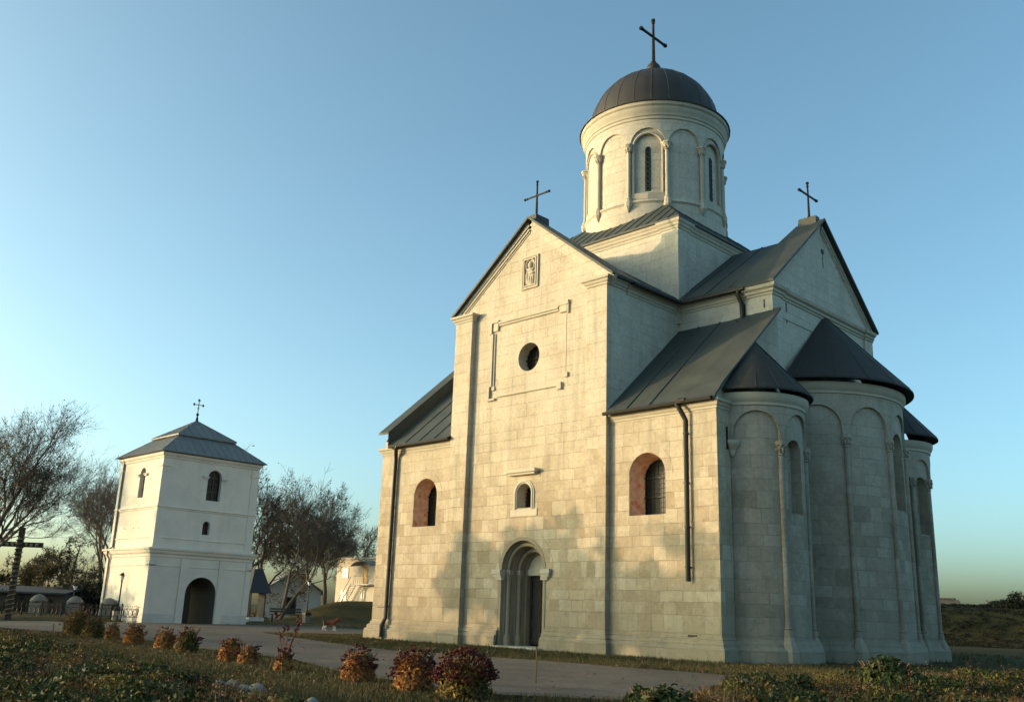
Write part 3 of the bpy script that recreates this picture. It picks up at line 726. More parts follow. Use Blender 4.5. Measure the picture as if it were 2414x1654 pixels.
def apse(cx, cy, r, cols, bays, hwd, zcap, ztop, wins, re, ze, apex, a0, a1, xw, colr=.125):
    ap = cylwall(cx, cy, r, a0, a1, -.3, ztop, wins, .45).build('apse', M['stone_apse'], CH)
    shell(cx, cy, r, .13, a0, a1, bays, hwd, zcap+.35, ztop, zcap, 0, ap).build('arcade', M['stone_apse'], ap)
    rp = r+.13
    MB().lathe(cx, cy, [(rp,ztop-.45), (rp+.06,ztop-.42), (rp+.06,ztop-.3), (rp+.14,ztop-.2), (rp+.2,ztop-.05), (rp+.2,ztop+.12), (r-.1,ztop+.12)], 64, a0, a1).build('cornice', M['trim'], ap, smooth='auto')
    MB().lathe(cx, cy, [(r-.02,1.02), (r+.10,.98), (r+.12,.9), (r+.18,.84), (r+.2,.72), (r+.3,.62), (r+.36,.55), (r+.37,-.3)], 56, a0, a1).build('plinth', M['stone_apse'], ap)
    for a, full in cols:
        x, y, _ = cylp(cx, cy, r+.04, a, 0)
        if full:
            m = col_mesh(x, y, colr, 1.25, zcap-.62, zcap); leafcap(m, x, y, colr, zcap-.62, zcap)
            b = 1.0; m.lathe(x, y, [(colr+.06,1.18), (colr+.12,1.0), (colr+.24,.8), (colr+.30,.6), (colr+.33,.55), (colr+.33,-.3)], 8)
            m.build('half_column', M['stone_apse'], ap, smooth='auto')
        else:
            m = MB().lathe(x, y, [(.05,zcap-.7), (.12,zcap-.6), (.16,zcap-.4), (.3,zcap-.2), (.34,zcap-.12), (.34,zcap), (0,zcap)], 8); m.build('corbel', M['trim'], ap)
    # half-cone roof leaning on the east wall
    rf = MB(); n = 40; b0 = a0+2; b1 = a1-2
    ring = [cylp(cx, cy, re, b0+(b1-b0)*k/n, ze) for k in range(n+1)]
    for k in range(n):
        p, q = ring[k], ring[k+1]
        rf.add([p, q, (apex[0], apex[1]+.12*(1 if k > n/2 else -1), apex[2])], [(0,1,2)])
        i0, i1 = cylp(cx,cy,r,b0+(b1-b0)*k/n,ze+.06), cylp(cx,cy,r,b0+(b1-b0)*(k+1)/n,ze+.06)
        lo = (0,0,-.09)
        p2, q2 = (p[0],p[1],p[2]-.08), (q[0],q[1],q[2]-.08)
        rf.add([p, q, q2, p2], [(0,1,2,3)]); rf.add([p2, q2, i1, i0], [(0,1,2,3)])
    for k in range(2, n, 5): rf.tube([ring[k], (apex[0]+.02, apex[1], apex[2])], [.03, .015], 5)
    rf.build('roof', M['roofdark'], ap)
    return ap
MC = (-1.8, 11.3, 4.85)
def wall_ang(cx, r, xw): return math.degrees(math.acos((xw-cx)/r))
aM = wall_ang(MC[0], MC[2], -.35)
apse(*MC, [(-70,1), (-39,1), (-8,1), (23,1), (54,1)], [-54.5,-23.5,7.5,38.5,69.5], 13.1, 10.5, 12.95, [(5.5, 8.6, 7.15, 10.25)], 5.6, 13.25, (-.32, 11.5, 17.75), -aM, aM, -.3)
SC1 = (-.4, 3.35, 2.4); aS = wall_ang(SC1[0], SC1[2], -.05)
apse(*SC1, [(-76,0), (-26,1), (29,1), (80,0)], [-51,1.5,55], 23.5, 9.3, 11.3, [(-5, 12.5, 6.22, 8.95)], 2.95, 11.62, (0., 3.4, 14.5), -aS, aS, 0.)
SC2 = (-.4, 17.9, 2.3)
apse(*SC2, [(-78,0), (-31,1), (2,1), (52,1)], [-54,-13,28], 17.0, 9.5, 11.4, [(-14, 12.0, 6.5, 9.1)], 2.95, 11.85, (0., 17.9, 14.8), -aS, aS, 0.)

# ---- drum on its square base, dome, crosses
bs = MB()
h = 5.68
bs.add([(XC-h,YC-h,17), (XC+h,YC-h,17), (XC+h,YC+h,17), (XC-h,YC+h,17), (XC-h,YC-h,23.1), (XC+h,YC-h,23.1), (XC+h,YC+h,23.1), (XC-h,YC+h,23.1)], [(0,1,5,4), (1,2,6,5), (2,3,7,6), (3,0,4,7)])
BS = bs.build('drum_base', M['stone_up'], CH)
k = 1.05; q = .1
path = []
for sx, sy in ((-1,-1), (1,-1), (1,1), (-1,1)):
    cx, cy = XC+sx*h, YC+sy*h
    if (sx, sy) == (-1,-1): path += [(cx, cy+k), (cx-q, cy+k), (cx-q, cy-q), (cx+k, cy-q), (cx+k, cy)]
    if (sx, sy) == (1,-1): path += [(cx-k, cy), (cx-k, cy-q), (cx+q, cy-q), (cx+q, cy+k), (cx, cy+k)]
    if (sx, sy) == (1,1): path += [(cx, cy-k), (cx+q, cy-k), (cx+q, cy+q), (cx-k, cy+q), (cx-k, cy)]
    if (sx, sy) == (-1,1): path += [(cx+k, cy), (cx+k, cy+q), (cx-q, cy+q), (cx-q, cy-k), (cx, cy-k)]
MB().sweep(path, [(0,22.55), (.04,22.57), (.05,22.68), (.12,22.76), (.13,22.86), (.2,22.95), (.22,23.08), (-.6,23.1)], True).build('cornice', M['trim'], BS)
for sx, sy in ((-1,-1), (1,-1), (1,1)):
    cx, cy = XC+sx*h, YC+sy*h
    MB().box(cx-sx*k, cy-sy*k, 17, cx+sx*q, cy+sy*q, 22.6).build('pilaster', M['stone_up'], BS)
rf = MB(); e = 6.0; ap_ = (XC, YC, 23.2+e*.86)
cs = [(XC-e,YC-e,23.2), (XC+e,YC-e,23.2), (XC+e,YC+e,23.2), (XC-e,YC+e,23.2)]
lo = [(x, y, z-.12) for x, y, z in cs]
rf.add(cs+lo+[ap_], [(0,1,8), (1,2,8), (2,3,8), (3,0,8), (0,4,5,1), (1,5,6,2), (2,6,7,3), (3,7,4,0), (4,7,6,5)])
for i in range(4):
    a, b = Vector(cs[i]), Vector(cs[(i+1) % 4])
    for j in range(1, 16):
        p = a.lerp(b, j/16); dlen = min(j, 16-j)/8
        mid = (a+b)/2; top = p + (Vector(ap_)-mid)*dlen
        rf.tube([p+Vector((0,0,.02)), top+Vector((0,0,.02))], .03, 4)
rf.build('roof', M['roof'], BS)

DR = MB(); r0 = 4.38
wang = [-59+60*k for k in range(6)]
wall = cylwall(XC, YC, r0, -180, 180, 22.5, 31.6, [(a, 11.5, 26.45, 29.55) for a in wang], .14, 145)
DRUM = wall.build('drum', M['stone_up'], CH)
bays = [-209+30*k for k in range(13)]
shell(XC, YC, r0, .12, -194, 166, [-179+30*k for k in range(12)], 13.6, 29.72, 31.6, 29.72, 0, None).build('arcade', M['stone_up'], DRUM)
# raised frames round the window bays
for a in wang:
    fr = MB()
    for hw2, th in ((11.6, .10),):
        seq = [(a-hw2, 26.4)]+[(a+hw2*math.cos(math.pi*(1-i/14)), 29.55+R(hw2)*r0*math.sin(math.pi*(1-i/14))) for i in range(15)]+[(a+hw2, 26.4)]
        fr.tube([cylp(XC, YC, r0+.03, p, z) for p, z in seq], .075, 6)
        fr.add([cylp(XC,YC,r0+.10,a-hw2-1.5,26.02), cylp(XC,YC,r0+.10,a,26.02), cylp(XC,YC,r0+.10,a,26.42), cylp(XC,YC,r0+.10,a-hw2-1.5,26.42), cylp(XC,YC,r0+.10,a+hw2+1.5,26.02), cylp(XC,YC,r0+.10,a+hw2+1.5,26.42)], [(0,1,2,3), (1,4,5,2)])
    fr.build('window_frame', M['trim'], DRUM)
MB().lathe(XC, YC, [(4.38,26.0), (4.5,25.98), (4.58,25.92), (4.6,25.82), (4.55,25.76), (4.5,25.7), (4.5,22.5)], 96).build('string_course', M['stone_up'], DRUM, smooth='auto')
MB().lathe(XC, YC, [(4.5,31.3), (4.56,31.34), (4.56,31.5), (4.62,31.55), (4.64,31.75), (4.72,31.85), (4.74,32.1), (4.84,32.2), (4.86,32.45), (4.2,32.5)], 96).build('cornice', M['trim'], DRUM, smooth='auto')
for i in range(12):
    a = -194+30*i; x, y, _ = cylp(XC, YC, 4.5, a, 0)
    m = MB().lathe(x, y, [(.125,25.9), (.125,29.22)], 12)
    m.lathe(x, y, [(.15,26.15), (.2,26.1), (.17,26.02), (.24,25.95), (.26,25.8), (.24,25.7), (.26,25.62), (.2,25.5), (.04,25.22), (0,25.2)], 8)
    m.lathe(x, y, [(.15,29.2), (.2,29.24), (.17,29.28), (.22,29.42), (.29,29.56), (.27,29.6), (.32,29.63), (.32,29.72), (0,29.72)], 8); leafcap(m, x, y, .13, 29.15, 29.7)
    m.build('half_column', M['trim'], DRUM, smooth='auto')
for a in wang:
    g = MB(); hw2 = 2.4
    seq = [(a-hw2, 26.6)]+[(a+hw2*math.cos(math.pi*(1-i/8)), 29.4+R(hw2)*r0*math.sin(math.pi*(1-i/8))) for i in range(9)]+[(a+hw2, 26.6)]
    g.add([cylp(XC, YC, r0-.135, p, z) for p, z in seq], [tuple(range(len(seq)))])
    g.build('window', M['glass'], DRUM)
    f = MB()
    for j in range(9):
        cz = 26.78+.32*j
        f.tube([cylp(XC, YC, r0-.12, a+math.degrees(.14*math.cos(q*math.pi/6)/r0), cz+.14*math.sin(q*math.pi/6)) for q in range(13)], .022, 5, cap=False)
    f.build('window_lattice', M['roof'], DRUM)
DM = MB(); nseg = 24; prof = []
for i in range(15):
    t = i/14*math.pi/2; prof.append((4.32*math.cos(t)**.92 if i < 14 else .02, 32.5+4.35*math.sin(t)))
DM.lathe(XC, YC, [(4.95,32.40), (4.95,32.46), (4.6,32.6)]+prof[0:], nseg*2)
for k in range(nseg):
    a = R(k*360/nseg+4); DM.tube([(XC+(r_-.005)*math.cos(a), YC+(r_-.005)*math.sin(a), z) for r_, z in prof], .022, 4)
DOME = DM.build('dome', M['dome'], CH, smooth='auto')

def cross(name, base, hgt_, arm_, axis, zarm, parent, r0=.09, r1=.05, orb=None, lab=None):
    m = MB(); x, y, z = base
    m.tube([(x,y,z), (x,y,z+hgt_)], [r0, r1], 8)
    ax = Vector((1,0,0)) if axis == 'x' else Vector((0,1,0))
    c = Vector((x,y,z+zarm)); m.tube([c-ax*arm_, c+ax*arm_], r1*1.15, 8)
    for p in (c-ax*arm_, c+ax*arm_, Vector((x,y,z+hgt_))):
        m.blob(p, (r1*2.1,)*3, 1, 1, .0)
    for p, d in ((c-ax*(arm_-.18), ax), (c+ax*(arm_-.18), ax), (Vector((x,y,z+hgt_-.2)), Vector((0,0,1)))): m.blob(p, (r1*1.7,)*3, 1, 1, 0)
    m.lathe(x, y, [(r0*1.8,z), (r0*1.8,z+.08), (r0*1.2,z+.14), (r0,z+.2)], 8)
    o = m.build(name, M['iron'], parent, smooth='auto')
    if orb: MB().lathe(x, y, [(max(.01, orb*math.sin(math.pi*i/14)), z-orb*.9+orb*(-math.cos(math.pi*i/14))) for i in range(15)], 20).build('orb', M['dome'], o, smooth=True)
    return o
cross('cross', (XC,YC,38.0), 3.4, 1.38, 'y', 2.1, CH, .13, .08, .5)
cross('cross', (XC-.1,.42,23.1), 2.15, .92, 'x', 1.3, CH, .075, .045)
cross('cross', (-.85,YC,23.6), 2.2, 1.0, 'y', 1.45, CH, .075, .05)
#PART2
# ------------------------------------------------------------------ bell tower
TX, TY = -54.4, 3.0
TW = empty('bell_tower', 'white plastered square bell tower with a grey two-tier metal roof and an arched gateway', 'bell tower', (TX, TY, 0))
M['passage'] = plaster_mat('shaded_passage_plaster', (.16,.14,.11), .8, 1.5)  # the gateway's inner shade is put into this dark plaster colour
def tower():
    hx, hy = 3.92, 4.28; m_ = .14
    def E_(off): return lambda u, z, d: (hx+off-d, u, z)
    def Wf(off): return lambda u, z, d: (-hx-off+d, u, z)
    def S_(off): return lambda u, z, d: (u, -hy-off+d, z)
    def N_(off): return lambda u, z, d: (u, hy+off-d, z)
    gate = arch_pts(.12, 1.32, -.2, 2.3)
    lo = MB()
    lo.panel([(-hy-m_,-.3), (hy+m_,-.3), (hy+m_,5.3), (-hy-m_,5.3)], [gate], E_(m_))
    lo.panel([(-hy-m_,-.3), (hy+m_,-.3), (hy+m_,5.3), (-hy-m_,5.3)], [gate], Wf(m_))
    lo.panel([(-hx-m_,-.3), (hx+m_,-.3), (hx+m_,5.3), (-hx-m_,5.3)], [], S_(m_)); lo.panel([(-hx-m_,-.3), (hx+m_,-.3), (hx+m_,5.3), (-hx-m_,5.3)], [], N_(m_))
    n = len(gate)
    ps = MB(); ps.add([(hx+m_, u, z) for u, z in gate]+[(-hx-m_, u, z) for u, z in gate], [(i, (i+1) % n, n+(i+1) % n, n+i) for i in range(n)])
    ps.build('passage', M['passage'], TW); lo.build('wall', M['white'], TW)
    up_ = MB()
    win = arch_pts(.30, .62, 9.75, 11.65); sm = arch_pts(.02, .32, 6.98, 7.75)
    sw = arch_pts(.42, .5, 9.75, 11.7)
    up_.panel([(-hy,5.3), (hy,5.3), (hy,13.2), (-hy,13.2)], [win, sm], E_(0), .42); up_.panel([(-hy,5.3), (hy,5.3), (hy,13.2), (-hy,13.2)], [], Wf(0))
    up_.panel([(-hx,5.3), (hx,5.3), (hx,13.2), (-hx,13.2)], [sw], S_(0), .42); up_.panel([(-hx,5.3), (hx,5.3), (hx,13.2), (-hx,13.2)], [], N_(0))
    up_.build('wall', M['white'], TW)
    def ring(h_x, h_y): return [(-h_x,-h_y), (h_x,-h_y), (h_x,h_y), (-h_x,h_y)]
    c = MB().sweep(ring(hx+m_, hy+m_), [(0,5.0), (.06,5.02), (.08,5.2), (.2,5.32), (.26,5.5), (.34,5.55), (.36,5.68), (-.3,5.8)], True); c.build('cornice', M['white'], TW)
    MB().sweep(ring(hx, hy), [(0,12.75), (.06,12.78), (.1,12.92), (.2,13.02), (.24,13.2), (-.1,13.2)], True).build('cornice', M['white'], TW)
    MB().sweep(ring(hx, hy), [(0,8.72), (.05,8.74), (.07,8.85), (.13,8.9), (.12,8.98), (0,9.0)], True).build('string_course', M['white'], TW)
    MB().sweep(ring(hx, hy), [(0,6.44), (.06,6.46), (.07,6.54), (0,6.58)], True).build('string_course', M['white'], TW)
    MB().sweep(ring(hx+m_, hy+m_), [(0,4.3), (.05,4.32), (.05,4.4), (0,4.43)], True).build('string_course', M['white'], TW)
    MB().sweep(ring(hx+m_, hy+m_)[0:2]+[(hx+m_, -1.32+.1)], [(0,.72), (.03,.70), (.05,-.3)]).build('plinth', M['whitefoot'], TW)
    MB().sweep([(hx+m_, 1.52), (hx+m_, hy+m_), (-hx-m_, hy+m_)], [(0,.72), (.03,.70), (.05,-.3)]).build('plinth', M['whitefoot'], TW)
    # pilasters
    for y0, y1 in ((-hy-m_-.05, -hy+.35), (hy-.35, hy+m_+.05)): MB().box(hx+m_-.3, y0, .72, hx+m_+.05, y1, 4.97).build('pilaster', M['white'], TW)
    for y0, y1 in ((-1.85, -1.25), (1.49, 2.1)): MB().box(hx+m_-.1, y0, -.3, hx+m_+.085, y1, 4.97).build('pilaster', M['white'], TW)
    for sx, sy in ((1,-1), (1,1), (-1,-1)):
        MB().box(sx*(hx-.62), sy*(hy-.62), 5.75, sx*(hx+.055), sy*(hy+.055), 12.74).build('pilaster', M['white'], TW)
        MB().box(sx*(hx-.72), sy*(hy-.72), 12.1, sx*(hx+.13), sy*(hy+.13), 12.22).build('pilaster_cap', M['white'], TW)
    # windows
    def window(pts, mp, cu, hw, zb, zs, panes=True):
        o = MB().panel(pts, [], lambda u, z, d: mp(u, z, .36)).build('window', M['glass'], TW)
        f = MB()
        if panes:
            for q in (0,): f.tube([mp(cu, zb, .33), mp(cu, zs+hw*.95, .33)], .045, 4)
            for z in (zb+.05, zb+.75, zb+1.4, zs): f.tube([mp(cu-hw, z, .32), mp(cu+hw, z, .32)], .04, 4)
        else: f.tube([mp(cu, zb, .33), mp(cu, zs+hw, .33)], .03, 4)
        f.build('window_frame', M['wood'], o)
        return o
    window(win, E_(0), .30, .62, 9.75, 11.65); window(sm, E_(0), .02, .32, 6.98, 7.75, False); window(sw, S_(0), .42, .5, 9.75, 11.7)
    for mp, cu, hw in ((E_(0), .30, .62), (S_(0), .42, .5)):
        for sg in (-1, 1):
            a, b = mp(cu+sg*(hw-.02), 11.5, -.12), mp(cu+sg*(hw+.45), 11.6, .05)
            i = MB().box(*a, *b); a, b = mp(cu+sg*(hw-.05), 11.602, -.18), mp(cu+sg*(hw+.5), 11.69, .05); i.box(*a, *b); i.build('impost', M['white'], TW)
    for u in (-1.6, 1.0, .0):
        MB().tube([(u, -hy-.01, 7.3), (u, -hy-.005, 7.3)], .06, 6).build('vent_hole', M['door'], TW)
    d2 = MB().box(2.4, -1.17, -.1, 2.5, .1, 3.0); d2.build('gate_leaf', M['door'], TW)
    # roof
    e = .48; r = MB()
    def pyr(ax, ay, za, bx, by, zb):
        A = [(-ax,-ay,za), (ax,-ay,za), (ax,ay,za), (-ax,ay,za)]; B = [(-bx,-by,zb), (bx,-by,zb), (bx,by,zb), (-bx,by,zb)]
        r.add(A+B, [(0,1,5,4), (1,2,6,5), (2,3,7,6), (3,0,4,7)])
        for i in range(4):
            p0, p1, q0, q1 = Vector(A[i]), Vector(A[(i+1) % 4]), Vector(B[i]), Vector(B[(i+1) % 4])
            n = int((p1-p0).length/.62)
            for j in range(1, n):
                p = p0.lerp(p1, j/n); d_ = min(j/n, 1-j/n)*(p1-p0).length; run = ((p1-p0).length-(q1-q0).length)/2
                f = min(1, d_/max(run, .01)); m0 = (p0+p1)/2; m1 = (q0+q1)/2
                qq = p+(m1-m0)*f; r.tube([p+Vector((0,0,.015)), qq+Vector((0,0,.015))], .025, 4)
            r.tube([p0, q0], .04, 5)
    pyr(hx+e, hy+e, 13.28, 2.28, 2.45, 15.05)
    r.add([(-hx-e,-hy-e,13.28), (hx+e,-hy-e,13.28), (hx+e,hy+e,13.28), (-hx-e,hy+e,13.28), (-hx,-hy,13.21), (hx,-hy,13.21), (hx,hy,13.21), (-hx,hy,13.21)], [(0,4,5,1), (1,5,6,2), (2,6,7,3), (3,7,4,0)])
    r.add([(-2.5,-2.68,15.02), (2.5,-2.68,15.02), (2.5,2.68,15.02), (-2.5,2.68,15.02), (-2.5,-2.68,15.13), (2.5,-2.68,15.13), (2.5,2.68,15.13), (-2.5,2.68,15.13)], [(0,1,5,4), (1,2,6,5), (2,3,7,6), (3,0,4,7), (3,2,1,0)])
    pyr(2.5, 2.68, 15.13, .12, .12, 16.8)
    r.build('roof', M['zinc'], TW)
    # cross
    c = MB().lathe(0, 0, [(.16,16.7), (.1,17.1), (.05,17.3), (.11,17.36), (.13,17.45), (.09,17.53), (.04,17.58), (.035,18.7)], 10)
    c.tube([(0,-.42,18.3), (0,.42,18.3)], .035, 6)
    for p in ((0,-.45,18.3), (0,.45,18.3), (0,0,18.76)):
        c.blob(p, (.09,.09,.09), 1, 1, 0)
    for y, z in ((-.4,18.38), (-.4,18.22), (.4,18.38), (.4,18.22), (-.08,18.68), (.08,18.68)): c.blob((0,y,z), (.05,.06,.06), 2, 1, 0)
    for sg in (-1, 1): c.tube([(0, 0, 17.9), (0, sg*.12, 18.0), (0, 0, 18.12)], .015, 4)
    c.build('cross', M['iron'], TW, smooth='auto')
    p = pipe([(-3.2,-hy-.2,13.2), (-3.3,-hy-.1,12.9), (-3.3,-hy-.1,5.9), (-3.3,-hy-.45,5.6), (-3.3,-hy-.45,5.2), (-3.3,-hy-.24,4.9), (-3.3,-hy-.24,.2)], .075); p.build('downpipe', M['zinc'], TW)
tower()

# ------------------------------------------------------------------ houses beyond
def hz(x, y): return hgt(x, y)
def gable_house():
    x, y, _ = dp(690, 1405, 132); z0 = hz(x, y)-.2
    H = empty('house', 'white gabled house with a slate roof half hidden by bare trees on the grass mound', 'house', (x, y, z0), rz=R(64))
    w_, L, e, a = 3.7, 9., 3.75, 6.1
    wl = MB()
    wl.panel([(-w_,-.5), (w_,-.5), (w_,e), (0,a), (-w_,e)], [], lambda u, z, d: (u, 0, z))
    wl.panel([(-w_,-.5), (w_,-.5), (w_,e), (0,a), (-w_,e)], [], lambda u, z, d: (u, L, z))
    wl.add([(w_,0,-.5), (w_,L,-.5), (w_,L,e), (w_,0,e), (-w_,0,-.5), (-w_,L,-.5), (-w_,L,e), (-w_,0,e)], [(0,1,2,3), (4,5,6,7)])
    wl.build('wall', M['white'], H)
    for s in (-1, 1):
        r = MB(); k = (a-e)/w_
        a0 = [(0,-.5,a+.12), (s*(w_+.7),-.5,e-.7*k+.12), (s*(w_+.7),L+.5,e-.7*k+.12), (0,L+.5,a+.12)]
        r.hexa([(p[0], p[1], p[2]-.16) for p in a0], a0); r.build('roof', M['zinc'], H)
    for u in (-.2,):
        wn = MB().box(u-.62, -.06, .8, u+.62, -.01, 2.75).build('window', M['glass'], H)
        f = MB(); f.box(u-.72, -.10, .7, u-.6, -.0, 2.85); f.box(u+.6, -.10, .7, u+.72, -.0, 2.85); f.box(u-.6, -.10, 2.73, u+.6, 0, 2.85); f.box(u-.6, -.10, .7, u+.6, 0, .82); f.box(u-.04, -.11, .82, u+.04, -.061, 2.73)
        f.build('window_frame', M['wood'], wn)
gable_house()
def flat_building():
    x, y, _ = dp(812, 1407, 152); z0 = hz(x, y)-.3
    Bd = empty('flat_roofed_building', 'two-storey flat-roofed building in warm sun with an outside stair and balcony door', 'building', (x, y, z0), rz=R(0))
    k = 152/2221.0
    # front plane faces the camera's left (south)
    W_ = 15.; Hh = 7.3
    m = MB(); m.panel([(-2.5,-.6), (W_,-.6), (W_,Hh), (-2.5,Hh)], [], lambda u, z, d: (u, d, z))
    m.add([(-2.5,0,-.6), (-2.5,9,-.6), (-2.5,9,Hh), (-2.5,0,Hh), (W_,0,-.6), (W_,9,-.6), (W_,9,Hh), (W_,0,Hh)], [(0,1,2,3), (4,5,6,7), (3,2,6,7)])
    m.build('wall', M['block'], Bd)
    MB().box(-2.7, -.3, Hh, W_+.2, 9.2, Hh+.28).build('roof', M['whitefoot'], Bd)
    def win(u, z, w2, h2):
        o = MB().box(u-w2, -.05, z, u+w2, -.005, z+h2).build('window', M['glasslit'], Bd)
        f = MB(); f.box(u-w2-.12, -.12, z-.12, u+w2+.12, 0, z-.001); f.box(u-.05, -.09, z, u+.05, -.051, z+h2); f.box(u-w2-.1, -.09, z, u-w2, 0, z+h2); f.box(u+w2, -.09, z, u+w2+.1, 0, z+h2); f.box(u-w2-.1, -.09, z+h2, u+w2+.1, 0, z+h2+.1)
        f.build('window_frame', M['white'], o)
    win(-.2, 4.6, .72, 1.35); win(-.3, .7, .8, 1.9); win(4.6, 1.6, .5, 1.1); win(9., 4.6, .7, 1.35)
    d = MB().box(4.35, -.05, 3.6, 5.45, -.004, 6.2).build('door', M['ochre'], Bd)
    MB().box(5.25, -.12, 4.8, 5.33, -.051, 4.9).build('handle', M['iron'], d)
    b = MB().box(3.4, -1.6, 3.42, 8., .0, 3.58); b.build('balcony', M['whitefoot'], Bd)
    rl = MB()
    for u in np.arange(4.2, 8.1, .5): rl.tube([(u,-1.55,3.58), (u,-1.55,4.7)], .025, 4)
    rl.tube([(4.2,-1.55,4.7), (8.,-1.55,4.7)], .035, 4); rl.build('railing', M['iron'], Bd)
    aw = MB()
    for i in range(8):
        t0, t1 = math.pi*i/8, math.pi*(i+1)/8
        aw.add([(5.6-2.4*math.cos(t0), -1.6, 6.15+.75*math.sin(t0)), (5.6-2.4*math.cos(t1), -1.6, 6.15+.75*math.sin(t1)), (5.6-2.4*math.cos(t1), 0, 6.35+.75*math.sin(t1)), (5.6-2.4*math.cos(t0), 0, 6.35+.75*math.sin(t0))], [(0,1,2,3)])
    aw.build('awning', M['zinc'], Bd)
    st = MB(); n = 14
    for yy in (-1.5, -.55): st.tube([(.2,yy,-.4), (3.4,yy,3.5)], .09, 4)
    for i in range(n): 
        u = .2+3.2*i/n; z = -.4+3.9*i/n; st.box(u, -1.5, z, u+.25, -.55, z+.05)
    s_ = st.build('stair', M['whitefoot'], Bd)
    MB().tube([(.2,-1.55,.7), (3.4,-1.55,4.6)], .04, 5).build('handrail', M['iron'], s_)
M['block'] = plaster_mat("warm_block_wall", (.50,.45,.38), .7, 1.2)
M['ochre'] = simple("ochre_door", (.45,.27,.10), .6)
M['glasslit'] = NT("pale_glass").out((.25,.25,.25), .25, spec=.5)
flat_building()
def porch():
    x, y, _ = dp(592, 1452, 100); z0 = hz(x, y)
    P = empty('wooden_porch', 'dark wooden porch with a steep shingle roof against the right side of the tower', 'porch', (x, y, z0), rz=R(0))
    for px, py in ((-1,-1), (1.,-1), (1,1.6), (-1,1.6)): MB().box(px-.09, py-.09, .5, px+.09, py+.09, 3.4).build('post', M['wood'], P)
    r = MB()
    for i in range(9):
        f0, f1 = i/9, (i+1)/9; z = 3.2+2.7*f0
        h0, h1 = 1.7*(1-f0*.75), 1.7*(1-f1*.72)
        r.hexa([(-h0,-h0,z), (h0,-h0,z), (h0,h0+.6,z), (-h0,h0+.6,z)], [(-h1,-h1,z+.31), (h1,-h1,z+.31), (h1,h1+.6,z+.31), (-h1,h1+.6,z+.31)])
    r.build('roof', M['shingle'], P)
    MB().box(-1, 1.5, .5, 1, 1.6, 3.4).build('back_wall', M['door'], P)
    b = MB().box(-1.1, -1.1, 0.1, 1.1, 1.7, .5); b.box(-1.3, -1.6, -.1, 1.3, -1.1, .28); b.box(-1.3, -2.0, -.2, 1.3, -1.6, .12); b.build('step', M['whitefoot'], P)
    ra = MB().box(-.95, -.98, 1.4, .95, -.9, 1.5); ra.box(-.95, -.98, .9, .95, -.9, 1.0)
    for u in np.arange(-.8, .9, .2): ra.box(u-.03, -.97, .5, u+.03, -.93, 1.4)
    ra.build('railing', M['wood'], P)
M['shingle'] = simple("dark_shingles", (.05,.05,.055), .85, 0, .5, 7.)
porch(); bpy.data.objects['wooden_porch'].scale = (.62, .62, .86)
def shed():
    x, y, _ = dp(30, 1440, 104)
    P = empty('shed', 'low dark shed with a pale roof edge behind the iron fence', 'shed', (x, y, hz(x, y)), rz=R(45))
    MB().box(-5, 0, -.3, 4.6, 3, 1.7).build('wall', M['wood'], P)
    MB().hexa([(-5.4,-.5,1.62), (5,-.5,1.62), (5,3.4,2.2), (-5.4,3.4,2.2)], [(-5.4,-.5,1.78), (5,-.5,1.78), (5,3.4,2.36), (-5.4,3.4,2.36)]).build('roof', M['shingle'], P)
shed()

